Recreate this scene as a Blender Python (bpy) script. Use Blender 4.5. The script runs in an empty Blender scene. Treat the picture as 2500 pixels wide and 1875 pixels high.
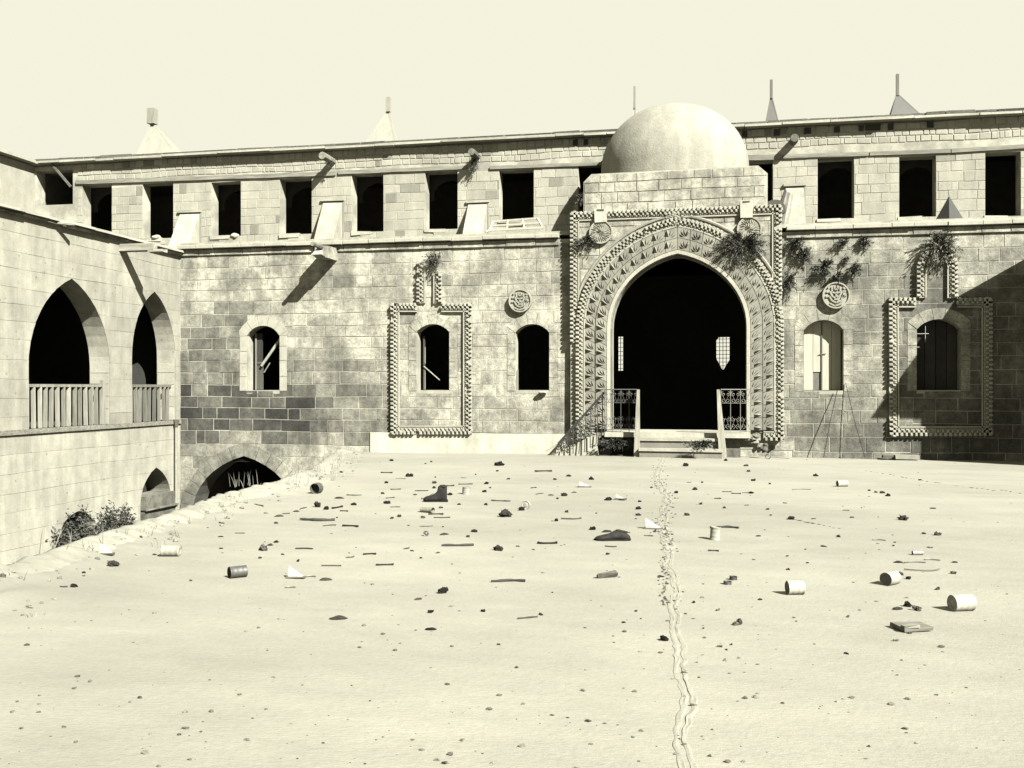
import bpy, math, random
from math import sin, cos, pi, sqrt, atan2, radians
from mathutils import Vector, Matrix, noise

# ------------------------------------------------------------------ camera, world, sun, exposure
SC = bpy.context.scene
COL = SC.collection
TH = radians(11.54)
F, CX, HY = 2400.0, 1250.0, 945.0          # focal length and horizon of the 2500 px wide photograph
cd = bpy.data.cameras.new('camera'); cam = bpy.data.objects.new('camera', cd); COL.objects.link(cam)
cam.location = (0, 0, 0); cam.rotation_euler = (pi/2, 0, TH)
cd.sensor_width = 36; cd.lens = 36*F/2500; cd.shift_y = 7.5/2500
cd.clip_start = 0.1; cd.clip_end = 2000
SC.camera = cam

L = Vector((-1.1, 1.0, -1.15)).normalized()     # travel direction of the sunlight
sd = bpy.data.lights.new('sun', 'SUN'); sun = bpy.data.objects.new('sun', sd); COL.objects.link(sun)
sd.energy = 5.0; sd.angle = radians(0.5); sd.color = (1.0, 0.995, 0.97)
sun.location = (30, -30, 40)
sun.rotation_euler = L.to_track_quat('-Z', 'Y').to_euler()

W = bpy.data.worlds.new('World'); SC.world = W; W.use_nodes = True
nt = W.node_tree; nt.nodes.clear()
sky = nt.nodes.new('ShaderNodeTexSky'); sky.sky_type = 'NISHITA'; sky.sun_disc = False
sky.sun_elevation = math.asin(-L.z); sky.sun_rotation = atan2(-L.x, -L.y)
sky.air_density = 1.0; sky.dust_density = 3.0
bw = nt.nodes.new('ShaderNodeRGBToBW')
mn = nt.nodes.new('ShaderNodeMath'); mn.operation = 'MINIMUM'; mn.inputs[1].default_value = 1.04
mx = nt.nodes.new('ShaderNodeMath'); mx.operation = 'MAXIMUM'; mx.inputs[1].default_value = 1.01
tint = nt.nodes.new('ShaderNodeMix'); tint.data_type = 'RGBA'; tint.blend_type = 'MULTIPLY'; tint.inputs[0].default_value = 1
tint.inputs[7].default_value = (1.0, 0.982, 0.80, 1)
bg = nt.nodes.new('ShaderNodeBackground'); bg.inputs[1].default_value = 0.13
wo = nt.nodes.new('ShaderNodeOutputWorld')
nt.links.new(sky.outputs[0], bw.inputs[0]); nt.links.new(bw.outputs[0], mn.inputs[0])
nt.links.new(mn.outputs[0], mx.inputs[0]); nt.links.new(mx.outputs[0], tint.inputs[6])
nt.links.new(tint.outputs[2], bg.inputs[0]); nt.links.new(bg.outputs[0], wo.inputs[0])

VS = SC.view_settings
VS.view_transform = 'Standard'; VS.look = 'None'; VS.gamma = 1; VS.use_curve_mapping = False
VS.exposure = 2.75
SC.render.engine = 'CYCLES'

# ------------------------------------------------------------------ helpers
D, D2 = 28.0, 31.5           # planes of the lower front wall and of the set-back upper wall
XL = -16.3                   # plane of the left wing
XR = 8.6                     # plane of the right wing, just outside the picture
ZC = -4.7                    # floor of the sunken court
R = random.Random(7)

def ray(px):
    u = (px-CX)/F
    return (-sin(TH)+u*cos(TH), cos(TH)+u*sin(TH))
def onY(px, py, Y):                 # pixel of the photograph -> point on the plane y = Y
    dx, dy = ray(px); t = Y/dy
    return (t*dx, (HY-py)/F*t)      # x, z
def onX(px, py, X):
    dx, dy = ray(px); t = X/dx
    return (t*dy, (HY-py)/F*t)      # y, z
def f1(px, py): return onY(px, py, D)
def gz(x, y): return -1.62 - 0.33*max(-4, min(y, D))/D + .07*max(0, 1-abs(x+1.5)/6)*max(0, min(1, (y-20)/5))
def ong(px, py):
    dx, dy = ray(px)
    t = 1.62/((py-HY)/F - 0.33*dy/D)
    return (t*dx, t*dy, t)
def topx(x, y, z):
    t = -x*sin(TH)+y*cos(TH); r = x*cos(TH)+y*sin(TH)
    return (CX+F*r/t, HY-F*z/t)

class MB:
    def __init__(s): s.v = []; s.f = []; s.t = []
    def add(s, vs, fs, tone=0.15):
        o = len(s.v); s.v += [tuple(v) for v in vs]; s.f += [tuple(i+o for i in f) for f in fs]; s.t += [tone]*len(vs); return s
    def box(s, x0, x1, y0, y1, z0, z1, tone=0.15, jit=0, M=None):
        vs = [Vector((x, y, z)) for x in (x0, x1) for y in (y0, y1) for z in (z0, z1)]
        if jit: vs = [v+Vector((R.uniform(-jit, jit), R.uniform(-jit, jit), R.uniform(-jit, jit))) for v in vs]
        if M: vs = [M @ v for v in vs]
        return s.add(vs, [(0,1,3,2),(4,6,7,5),(0,4,5,1),(2,3,7,6),(0,2,6,4),(1,5,7,3)], tone)
    def tube(s, pts, r, n=6, tone=0.1, cap=True):
        pts = [Vector(p) for p in pts]; rr = r if isinstance(r, (list, tuple)) else [r]*len(pts)
        vs = []; prev = None
        for i, p in enumerate(pts):
            d = (pts[min(i+1, len(pts)-1)]-pts[max(i-1, 0)])
            if d.length < 1e-9: d = Vector((0,0,1))
            d.normalize()
            if prev is None: a = d.orthogonal().normalized()
            else:
                a = prev-d*prev.dot(d)
                a = a.normalized() if a.length > 1e-6 else d.orthogonal().normalized()
            prev = a; b = d.cross(a)
            for k in range(n): vs.append(p+(a*cos(2*pi*k/n)+b*sin(2*pi*k/n))*rr[i])
        fs = [(i*n+k, i*n+(k+1) % n, (i+1)*n+(k+1) % n, (i+1)*n+k) for i in range(len(pts)-1) for k in range(n)]
        if cap: fs += [tuple(range(n))[::-1], tuple((len(pts)-1)*n+k for k in range(n))]
        return s.add(vs, fs, tone)
    def blob(s, c, r, sq=(1,1,1), rough=0.2, tone=0.1, seg=7, rings=5, seed=0, freq=1.5):
        vs = []; c = Vector(c)
        for i in range(rings+1):
            a = pi*i/rings
            for k in range(seg):
                b = 2*pi*k/seg
                d = Vector((sin(a)*cos(b), sin(a)*sin(b), cos(a)))
                q = 1+rough*noise.noise(d*freq+Vector((seed*3.1, seed*1.7, 0)))*2
                vs.append(c+Vector((d.x*sq[0], d.y*sq[1], d.z*sq[2]))*r*q)
        fs = [(i*seg+k, i*seg+(k+1) % seg, (i+1)*seg+(k+1) % seg, (i+1)*seg+k) for i in range(rings) for k in range(seg)]
        return s.add(vs, fs, tone)
    def prism(s, poly, mp, w0, w1, tone=0.15, back=False, cham=0):
        n = len(poly)
        if cham:
            cx = sum(p[0] for p in poly)/n; cz = sum(p[1] for p in poly)/n
            inn = []
            for p in poly:
                inn.append((p[0]-math.copysign(min(cham, abs(p[0]-cx)*.8), p[0]-cx), p[1]-math.copysign(min(cham, abs(p[1]-cz)*.8), p[1]-cz)))
            vs = [mp(p[0], p[1], w0) for p in poly]+[mp(p[0], p[1], w1-cham*.8) for p in poly]+[mp(p[0], p[1], w1) for p in inn]
            fs = [(i, (i+1) % n, n+(i+1) % n, n+i) for i in range(n)]+[(n+i, n+(i+1) % n, 2*n+(i+1) % n, 2*n+i) for i in range(n)]+[tuple(range(2*n, 3*n))]
        else:
            vs = [mp(p[0], p[1], w0) for p in poly]+[mp(p[0], p[1], w1) for p in poly]
            fs = [(i, (i+1) % n, n+(i+1) % n, n+i) for i in range(n)]+[tuple(range(n, 2*n))]
        if back: fs.append(tuple(range(n))[::-1])
        return s.add(vs, fs, tone)
    def build(s, name, mat, parent=None, kind=None, label=None, smooth=False):
        me = bpy.data.meshes.new(name); me.from_pydata(s.v, [], s.f)
        at = me.attributes.new('tone', 'FLOAT', 'POINT'); at.data.foreach_set('value', s.t)
        me.materials.append(mat)
        if smooth: me.polygons.foreach_set('use_smooth', [True]*len(me.polygons))
        me.update()
        o = bpy.data.objects.new(name, me); COL.objects.link(o)
        if parent is not None:
            o.parent = parent
            p = parent; off = Vector(p.location)
            if p.parent is not None: off = off+Vector(p.parent.location)
            o.location = -Vector(off) if parent.type == 'EMPTY' else (0, 0, 0)
        if kind: o['kind'] = kind
        if label: o['label'] = label
        return o

def thing(name, label, cat, loc=(0,0,0), group=None):
    o = bpy.data.objects.new(name, None); COL.objects.link(o); o.location = loc; o.empty_display_size = .3
    o['label'] = label; o['category'] = cat
    if group: o['group'] = group
    return o
def tag(o, label, cat, group=None):
    o['label'] = label; o['category'] = cat
    if group: o['group'] = group
    return o

# polygon work in wall coordinates (all holes are convex, counter-clockwise)
def clip(poly, p, q, keep_left):
    out = []; n = len(poly); ex, ez = q[0]-p[0], q[1]-p[1]
    def sd_(a):
        v = ex*(a[1]-p[1])-ez*(a[0]-p[0]); return v if keep_left else -v
    for i in range(n):
        a, b = poly[i], poly[(i+1) % n]; da, db = sd_(a), sd_(b)
        if da >= 0: out.append(a)
        if (da > 0 and db < 0) or (da < 0 and db > 0):
            k = da/(da-db); out.append((a[0]+(b[0]-a[0])*k, a[1]+(b[1]-a[1])*k))
    return out
def area(p):
    return abs(sum(p[i][0]*p[(i+1) % len(p)][1]-p[(i+1) % len(p)][0]*p[i][1] for i in range(len(p))))/2 if len(p) > 2 else 0
def bb(p): xs = [a[0] for a in p]; zs = [a[1] for a in p]; return min(xs), max(xs), min(zs), max(zs)
def subtract(polys, hole):
    hb = bb(hole); out = []
    for poly in polys:
        b = bb(poly)
        if b[1] <= hb[0] or b[0] >= hb[1] or b[3] <= hb[2] or b[2] >= hb[3]: out.append(poly); continue
        rem = poly
        for i in range(len(hole)):
            p, q = hole[i], hole[(i+1) % len(hole)]
            o = clip(rem, p, q, False)
            if area(o) > 1e-5: out.append(o)
            rem = clip(rem, p, q, True)
            if area(rem) < 1e-6: break
    return out
def ccw(p):
    a = sum(p[i][0]*p[(i+1) % len(p)][1]-p[(i+1) % len(p)][0]*p[i][1] for i in range(len(p)))
    return p if a > 0 else p[::-1]
def archpts(cx, half, zs, rise, phim=75, d=0, n=9):
    """pointed (or for phim=90 round) arch line from right springing over the apex to the left one, offset d outwards"""
    pm = radians(phim); pts = []
    for i in range(n+1):
        a = pm*i/n
        x = (half)*(cos(a)-cos(pm))/(1-cos(pm)); z = rise*sin(a)/sin(pm)
        nx, nz = cos(a)/half*(1-cos(pm)), sin(a)/rise*sin(pm); l = sqrt(nx*nx+nz*nz)
        pts.append([x+d*nx/l, z+d*nz/l])
    if d: # keep the apex on the axis
        x, z = pts[-1]; xp, zp = pts[-2]
        pts[-1] = [0, zp+(z-zp)*min(3, (xp/(xp-x) if xp-x > 1e-6 else 1))] if phim < 89 else [0, rise+d]
    r = [(cx+p[0], zs+p[1]) for p in pts]
    return r+[(2*cx-p[0], p[1]) for p in r[-2::-1]]
def archpoly(cx, half, z0, zs, rise, phim=75, d=0, n=9, dz0=0):
    a = archpts(cx, half, zs, rise, phim, d, n)
    return ccw([(cx-half-d, z0-dz0), (cx+half+d, z0-dz0)]+a)
def segpts(cx, half, zs, rise, d=0, n=8):
    r = (half*half+rise*rise)/(2*rise); a0 = math.asin(min(1, half/r))
    return [(cx+(r+d)*sin(a0*(1-2*i/n)), zs+rise-r+(r+d)*cos(a0*(1-2*i/n))) for i in range(n+1)]
def segpoly(cx, half, z0, zs, rise, d=0, n=8, dz0=0):
    return ccw([(cx-half-d, z0-dz0), (cx+half+d, z0-dz0)]+segpts(cx, half, zs, rise, d, n))
def rect(x0, x1, z0, z1): return [(x0, z0), (x1, z0), (x1, z1), (x0, z1)]

def mapY(Y): return lambda u, v, w: (u, Y-w, v)        # wall facing the camera, w = proud
def mapX(X): return lambda u, v, w: (X+w, u, v)        # wall of the left wing facing right

# ------------------------------------------------------------------ materials
def material(name, rough=0.9, grain=30, blotch=3.0, stain=0.45, gamt=0.25, bamt=0.35, samt=0.25, bump=0.25, bdist=0.01,
             tint=(1, 0.963, 0.745), metal=0, stretch=(1,1,1), pits=0, spec=0.2, blo=(.3,.7), streak=0.0, sto=(.35,.65)):
    m = bpy.data.materials.new(name); m.use_nodes = True; n = m.node_tree; n.nodes.clear()
    N = n.nodes.new; LK = n.links.new
    out = N('ShaderNodeOutputMaterial'); b = N('ShaderNodeBsdfPrincipled'); LK(b.outputs[0], out.inputs[0])
    b.inputs['Roughness'].default_value = rough; b.inputs['Metallic'].default_value = metal
    b.inputs['Specular IOR Level'].default_value = spec
    geo = N('ShaderNodeNewGeometry'); mpn = N('ShaderNodeMapping'); mpn.inputs['Scale'].default_value = stretch
    LK(geo.outputs['Position'], mpn.inputs[0])
    at = N('ShaderNodeAttribute'); at.attribute_name = 'tone'
    def nz(scale, det, rg=0.6):
        t = N('ShaderNodeTexNoise'); t.inputs['Scale'].default_value = scale; t.inputs['Detail'].default_value = det
        t.inputs['Roughness'].default_value = rg; LK(mpn.outputs[0], t.inputs['Vector']); return t
    def mul(a, bb_):
        x = N('ShaderNodeMath'); x.operation = 'MULTIPLY'; LK(a, x.inputs[0])
        if isinstance(bb_, float): x.inputs[1].default_value = bb_
        else: LK(bb_, x.inputs[1])
        return x.outputs[0]
    def rng(sock, amt, lo=0.3, hi=0.7):
        x = N('ShaderNodeMapRange'); x.inputs[1].default_value = lo; x.inputs[2].default_value = hi
        x.inputs[3].default_value = 1-amt; x.inputs[4].default_value = 1+amt*0.5; LK(sock, x.inputs[0]); return x.outputs[0]
    g = nz(grain, 4, 0.75); bl = nz(blotch, 9, 0.75); st = nz(stain, 6, 0.6)
    v = mul(mul(at.outputs['Fac'], 0.80), rng(g.outputs[0], gamt)); v = mul(v, rng(bl.outputs[0], bamt, *blo)); v = mul(v, rng(st.outputs[0], samt, *sto))
    hgt = g.outputs[0]
    if streak:
        mp2 = N('ShaderNodeMapping'); mp2.inputs['Scale'].default_value = (3.2, 3.2, .45); LK(geo.outputs['Position'], mp2.inputs[0])
        sn = N('ShaderNodeTexNoise'); sn.inputs['Scale'].default_value = 1.0; sn.inputs['Detail'].default_value = 7; sn.inputs['Roughness'].default_value = .65; LK(mp2.outputs[0], sn.inputs['Vector'])
        v = mul(v, rng(sn.outputs[0], streak, .40, .62))
    if pits:
        vo = N('ShaderNodeTexVoronoi'); vo.inputs['Scale'].default_value = pits; LK(mpn.outputs[0], vo.inputs['Vector'])
        pr = N('ShaderNodeMapRange'); pr.inputs[1].default_value = 0.03; pr.inputs[2].default_value = 0.16
        pr.inputs[3].default_value = 0.45; pr.inputs[4].default_value = 1; LK(vo.outputs['Distance'], pr.inputs[0])
        pn = nz(pits*.4, 2); sel = N('ShaderNodeMapRange'); sel.inputs[1].default_value = .5; sel.inputs[2].default_value = .6; LK(pn.outputs[0], sel.inputs[0])
        mxn = N('ShaderNodeMath'); mxn.operation = 'MAXIMUM'; inv = N('ShaderNodeMath'); inv.operation = 'SUBTRACT'; inv.inputs[0].default_value = 1; LK(sel.outputs[0], inv.inputs[1])
        LK(inv.outputs[0], mxn.inputs[0]); LK(pr.outputs[0], mxn.inputs[1])
        v = mul(v, mxn.outputs[0])
    cc = N('ShaderNodeCombineColor')
    LK(mul(v, float(tint[0])), cc.inputs[0]); LK(mul(v, float(tint[1])), cc.inputs[1]); LK(mul(v, float(tint[2])), cc.inputs[2])
    LK(cc.outputs[0], b.inputs['Base Color'])
    if bump:
        bp = N('ShaderNodeBump'); bp.inputs['Strength'].default_value = bump; bp.inputs['Distance'].default_value = bdist
        ad = N('ShaderNodeMath'); ad.operation = 'ADD'; LK(hgt, ad.inputs[0]); LK(bl.outputs[0], ad.inputs[1])
        LK(ad.outputs[0], bp.inputs['Height']); LK(bp.outputs[0], b.inputs['Normal'])
    return m
STONE = material('weathered_stone', streak=.2, blo=(.36,.6), gamt=.3, bamt=.38, samt=.36, stain=1.15, sto=(.40,.60), grain=26, blotch=5.5, bump=.5, bdist=.02, pits=9)
PALE = material('pale_stone', streak=.1, gamt=.13, bamt=.15, samt=.12, grain=18, blotch=2.5, bump=.5, bdist=.015, pits=7)
PLASTER = material('lime_plaster', gamt=.12, bamt=.13, samt=.12, stain=.7, streak=.14, pits=4, blo=(.38,.6), grain=20, blotch=2.4, bump=.35, bdist=.012)
MORTAR = material('mortar', gamt=.2, bamt=.25, samt=.3, stain=1.15, sto=(.4,.6), grain=30, blotch=3, bump=.5, bdist=.01)
DOMEM = material('dome_render', gamt=.11, bamt=.14, streak=.12, samt=.08, grain=16, blotch=3, bump=.5, bdist=.03, pits=5)
EARTH = material('packed_earth', gamt=.09, bamt=.12, samt=.15, grain=35, blotch=2.2, stain=.35, bump=.6, bdist=.012, stretch=(.6, 1.1, 1))
RUBBLE = material('rubble_earth', gamt=.35, bamt=.35, samt=.15, grain=28, blotch=7, bump=1.0, bdist=.03)
WOOD = material('weathered_wood', gamt=.35, bamt=.3, samt=.15, grain=14, blotch=2, bump=.6, bdist=.004, stretch=(1, 1, .12))
BEAMW = material('beam_wood', gamt=.35, bamt=.3, samt=.15, grain=12, blotch=3, bump=.6, bdist=.006, stretch=(.12, 1, 1))
PAINTW = material('pale_painted_wood', gamt=.12, bamt=.1, samt=.05, grain=16, blotch=2, bump=.3, bdist=.002, stretch=(1, 1, .1))
IRON = material('wrought_iron', gamt=.2, bamt=.2, samt=.1, grain=60, bump=.2, bdist=.002, rough=.6, spec=.4)
TIN = material('old_tin', gamt=.25, bamt=.35, samt=0, grain=90, blotch=16, bump=.25, bdist=.002, rough=.55, spec=.35)
LEATHER = material('cracked_leather', gamt=.6, bamt=.6, samt=0, grain=50, blotch=20, bump=1, bdist=.01, rough=.8, spec=.12)
LEAF = material('leaf', gamt=.3, bamt=.4, samt=0, grain=20, blotch=6, bump=0, tint=(.98, 1.0, .72), rough=.7)
GRASSM = material('dry_grass', gamt=.2, bamt=.3, samt=0, bump=0, rough=.8)
DARK = material('shade_toned_interior', gamt=.2, bamt=.3, samt=.2, bump=.3)  # used with low tones that paint in the shade of unlit rooms
DEBRIS = material('litter', gamt=.5, bamt=.6, samt=0, grain=60, blotch=18, bump=1, bdist=.008, spec=.05)
SHEET = material('tin_sheet', gamt=.15, bamt=.2, samt=.1, grain=10, blotch=1.2, bump=.2, bdist=.004, stretch=(3, 3, .3), rough=.7)

# ------------------------------------------------------------------ stone facing
def facing(parent, mp, u0, u1, courses, wr, holes, tonef, depth=.011, joint=.014, mat=STONE, name='stone', budget=None, seed=1,
           cham=.005, skip=0.0, dj=.005, region=None, wob=.012):
    """courses = list of z edges; every stone is its own object (largest first) up to the budget, the rest one joined part"""
    rr = random.Random(seed); st = []
    nc = len(courses)-1
    for c in range(nc):
        z0, z1 = courses[c], courses[c+1]; u = u0-rr.uniform(0, wr[1])
        while u < u1:
            w = rr.uniform(*wr)*(1 if rr.random() > .15 else .6)
            a, b_ = max(u, u0), min(u+w, u1); u += w
            if b_-a < .06: continue
            j = joint/2*rr.uniform(.8, 1.5)
            ph = c*1.7+seed
            def wz(x, z): return z+wob*sin(x*.9+z*2+seed)+wob*.6*sin(x*2.3+z*5)
            p = [(a+j, wz(a, z0)+j), (b_-j, wz(b_, z0)+j), (b_-j, wz(b_, z1)-j), (a+j, wz(a, z1)-j)]
            p = [(q[0]+rr.uniform(-.004, .004), q[1]+rr.uniform(-.004, .004)) for q in p]
            ps = [p]
            if region:
                for k in range(len(region)): 
                    ps = [clip(x, region[k], region[(k+1) % len(region)], True) for x in ps]; ps = [x for x in ps if area(x) > 1e-4]
            for h in holes: ps = subtract(ps, h)
            ps = [x for x in ps if area(x) > .002]
            if not ps: continue
            cx, cz = (a+b_)/2, (z0+z1)/2
            st.append((sum(area(x) for x in ps), ps, len(ps) == 1 and len(ps[0]) == 4, tonef(cx, cz, rr), depth+rr.uniform(-dj, dj)))
    st.sort(key=lambda s: -s[0])
    if budget is None: budget = 300
    rest = MB()
    for i, (ar, ps, simple, tn, dp) in enumerate(st):
        m = MB() if i < budget else rest
        for p in ps: m.prism(p, mp, -.005, dp, tn, cham=cham if simple else 0)
        if i < budget: m.build(name, mat, parent)
    if rest.v: rest.build('small_stones', mat, parent, kind='stuff')
    return len(st)
def courses(z0, z1, lo, hi, seed):
    rr = random.Random(seed); z = [z0]
    while z[-1] < z1-hi*.8: z.append(z[-1]+rr.uniform(lo, hi))
    z[-1] = z[-1] if z1-z[-1] > lo*.5 else z1
    if z[-1] != z1: z.append(z1)
    return z
def backing(mb, mp, u0, u1, z0, z1, holes, w=0, tone=.2, region=None):
    ps = [region if region else rect(u0, u1, z0, z1)]
    for h in holes: ps = subtract(ps, h)
    for p in ps: mb.add([mp(a, b_, w) for a, b_ in p], [tuple(range(len(p)))], tone)
def reveal(mb, mp, hole, w0, w1, tone=.18, skip_bottom=False):
    n = len(hole)
    for i in range(n):
        a, b_ = hole[i], hole[(i+1) % n]
        mb.add([mp(a[0], a[1], w0), mp(b_[0], b_[1], w0), mp(b_[0], b_[1], w1), mp(a[0], a[1], w1)], [(0,1,2,3)], tone)
def voussoirs(parent, mp, inner, outer, per, d0, d1, tonef, name='arch_stone', gap=.01, mat=STONE):
    n = len(inner)-1; i = 0; rr = random.Random(len(inner)+int(inner[0][0]*10))
    while i < n:
        k = min(per, n-i)
        def ip(P, q):
            a = int(q); f = q-a
            if a >= n: return P[n]
            return (P[a][0]*(1-f)+P[a+1][0]*f, P[a][1]*(1-f)+P[a+1][1]*f)
        e = .018*k
        qs = [i+e]+[i+j for j in range(1, k)]+[i+k-e]
        poly = [ip(inner, q) for q in qs]+[ip(outer, q) for q in qs[::-1]]
        m = MB(); m.prism(poly, mp, d0, d1+rr.uniform(-.006, .012), tonef(rr)); m.build(name, mat, parent)
        i += k

# dentil moulding: two rows of teeth on a flat strip along a path in wall coordinates
def dentils(mb, mp, path, side=1, w=0.0, pitch=.122, wid=.2, tone=.18, closed=False, big=1.0):
    n = len(path); segs = [(path[i], path[i+1]) for i in range(n-1)]
    tot = sum(math.dist(a, b_) for a, b_ in segs); k = max(1, round(tot/pitch)); st_ = tot/k
    def at(s):
        for a, b_ in segs:
            l = math.dist(a, b_)
            if s <= l+1e-9: 
                f = s/l if l else 0
                return (a[0]+(b_[0]-a[0])*f, a[1]+(b_[1]-a[1])*f), ((b_[0]-a[0])/l, (b_[1]-a[1])/l)
            s -= l
        a, b_ = segs[-1]; l = math.dist(a, b_); return b_, ((b_[0]-a[0])/l, (b_[1]-a[1])/l)
    for a, b_ in segs:     # base strip
        l = math.dist(a, b_); d = ((b_[0]-a[0])/l, (b_[1]-a[1])/l); nn = (-d[1]*side, d[0]*side)
        o0, o1 = 0, -wid
        q = [(a[0]+nn[0]*o0, a[1]+nn[1]*o0), (b_[0]+nn[0]*o0, b_[1]+nn[1]*o0), (b_[0]+nn[0]*o1, b_[1]+nn[1]*o1), (a[0]+nn[0]*o1, a[1]+nn[1]*o1)]
        mb.prism(q, mp, w, w+.045, tone)
        f0, f1_ = -wid-.02, -wid-.055
        q = [(a[0]+nn[0]*f0, a[1]+nn[1]*f0), (b_[0]+nn[0]*f0, b_[1]+nn[1]*f0), (b_[0]+nn[0]*f1_, b_[1]+nn[1]*f1_), (a[0]+nn[0]*f1_, a[1]+nn[1]*f1_)]
        mb.prism(q, mp, w, w+.065, tone)
    for i in range(k):
        for row, (o, hw, hl, pr) in enumerate(((.005, .048, .034, .13), (-.085, .038, .030, .115), (-.155, .022, .018, .085))):
            s = (i+.5+(.5 if row == 1 else 0))*st_
            if s > tot: continue
            p, d = at(s); nn = (-d[1]*side, d[0]*side); t = tone*R.uniform(.8, 1.1)
            if R.random() < .03: continue
            c = (p[0]+nn[0]*(o-hw), p[1]+nn[1]*(o-hw))
            hl2 = hl*big*R.uniform(.85, 1.1); hw2 = hw*big
            q = [(c[0]+d[0]*sx*hl2+nn[0]*sz*hw2, c[1]+d[1]*sx*hl2+nn[1]*sz*hw2) for sx, sz in ((-1,-1),(1,-1),(1,1),(-1,1))]
            mb.prism(q, mp, w+.04, w+pr*R.uniform(.85, 1.05), t, cham=.012)

# ------------------------------------------------------------------ the ground
rim_px = [(-400, 1500), (-150, 1412), (0, 1362), (137, 1322), (270, 1282), (437, 1234), (560, 1192), (690, 1162), (770, 1134), (838, 1112)]
rim = []
for px, py in rim_px:
    dx, dy = ray(px); t = 1.42/((py-HY)/F-.33*dy/D); rim.append((t*dx, t*dy))
rim = [(rim[0][0]+1.0, -8.0)]+rim; rim[-1] = (rim[-1][0]*(D/rim[-1][1]), D)
def rimx(y):
    for a, b_ in zip(rim, rim[1:]):
        if a[1] <= y <= b_[1]: return a[0]+(b_[0]-a[0])*(y-a[1])/(b_[1]-a[1])
    return rim[0][0] if y < rim[0][1] else rim[-1][0]
def ground_h(x, y):
    z = gz(x, y)+.018*noise.noise(Vector((x*.35, y*.35, 0)))+.007*noise.noise(Vector((x*1.7, y*1.7, 3)))
    d = x-rimx(y); wv = .75+.25*noise.noise(Vector((y*.8, 1, 5)))
    if d < wv:
        k = max(0, min(1, 1-d/wv)); k = k*k*(3-2*k)
        z += .09*k*(1+.5*noise.noise(Vector((x*1.8, y*1.8, 9))))+.05*k*noise.noise(Vector((x*5, y*5, 2)))
    return z
m = MB(); NY = 250; NXg = 150; tn = []
ys = [-8+36.0*(i/NY) for i in range(NY+1)]
us = []
for j in range(NXg+1):
    q = j/NXg; us.append(34*q**1.9)
for y in ys:
    x0 = rimx(y)
    for u in us:
        x = x0+u; wob = (.12*noise.noise(Vector((y*1.3, 0, 0)))+.05*noise.noise(Vector((y*5, 0, 0)))) if u == 0 else 0
        m.v.append((x+wob, y, ground_h(x, y)))
        m.t.append(.152 if u > .9 else .152-.03*max(0, min(1, .5+noise.noise(Vector((x*3, y*3, 0)))))*(1-u/.9))
NX1 = NXg+1
for i in range(NY):
    for j in range(NXg):
        a = i*NX1+j; m.f.append((a, a+1, a+NX1+1, a+NX1))
m.build('terrace', EARTH, kind='structure', smooth=True)
m = MB()       # the retaining side of the terrace down to the sunken court
for i in range(NY+1):
    y = ys[i]; x0, _, z0 = 0, 0, 0
    vx, vy, vz = (rimx(y)+(.12*noise.noise(Vector((y*1.3, 0, 0)))+.05*noise.noise(Vector((y*5, 0, 0)))), y, ground_h(rimx(y), y))
    for k in range(6):
        m.v.append((vx-.05*k+.08*noise.noise(Vector((y*2, k*1.3, 4)))*(k > 0), vy, vz+(ZC-.3-vz)*k/5)); m.t.append(.14)
for i in range(NY):
    for k in range(5):
        a = i*6+k; m.f.append((a, a+1, a+7, a+6))
m.build('terrace_bank', RUBBLE, kind='structure')
m = MB(); m.add([(-400, -400, ZC), (400, -400, ZC), (400, 900, ZC), (-400, 900, ZC)], [(0,1,2,3)], .15)
m.build('court_ground', EARTH, kind='structure')
m = MB(); NK = 700; KW = 11      # irregular mud kerb along the edge of the terrace
for i in range(NK+1):
    y = -7.5+35.4*i/NK; x0 = rimx(y); wv = .42+.10*noise.noise(Vector((y*.9, 5, 5))); hv = .075+.035*noise.noise(Vector((y*.7, 2, 8)))+.03*noise.noise(Vector((y*4, 2, 8)))
    for j in range(KW):
        u = j/(KW-1); x = x0-.12+wv*u*1.2+.04*noise.noise(Vector((y*3, u*2, 1))); e = noise.noise(Vector((x*6, y*6, 4)))+.5*noise.noise(Vector((x*15, y*15, 4)))
        z = gz(x, y)+.08*(1-u)+hv*(max(0, 1-(2*u-.9)**2))**.6+.03*e*(0 < j < KW-1)
        if j == 0: z -= .3
        if j == KW-1: z -= .05
        m.v.append((x, y, z)); m.t.append(.152+.012*e)
for i in range(NK):
    for j in range(KW-1): a = i*KW+j; m.f.append((a, a+1, a+KW+1, a+KW))
m.build('terrace_kerb', EARTH, kind='structure', smooth=True)
# ------------------------------------------------------------------ the lower front range
mpF = mapY(D)
rangeT = thing('courtyard_range', 'long two storey stone front of the court, ashlar wall with arched windows and cornice', 'building', (-4, D, ZC))
xw = lambda px: f1(px, 900)[0]
zw = lambda px, py: f1(px, py)[1]
WIN = {}
def win(key, l, r, top, spring, bot):
    x0, x1 = xw(l), xw(r); c = (l+r)/2
    zb, zs, zt = zw(c, bot), zw(c, spring), zw(c, top)
    WIN[key] = ((x0+x1)/2, (x1-x0)/2, zb, zs, zt-zs)
win(1, 603, 683, 795, 820, 953); win(2, 1017, 1097, 791, 811, 953); win(3, 1258, 1341, 791, 812, 953)
win(4, 1962, 2059, 781, 806, 954); win(5, 2238, 2346, 779, 803, 953)
# portal measures
PC = (xw(1493)+xw(1822))/2; PH = (xw(1822)-xw(1493))/2
PZB, PZS, PZR = zw(1655, 1052), zw(1655, 800), zw(1655, 622)-zw(1655, 800)
PHI = 77
PR = .19                                            # the portal stands proud of the range
PX0, PX1 = onY(1393, 900, D-PR)[0], onY(1908, 900, D-PR)[0]
PZT = onY(1650, 510, D-PR)[1]
GZF = gz(-1, D)
portal_open = archpoly(PC, PH, PZB, PZS, PZR, PHI, n=14)
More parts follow.
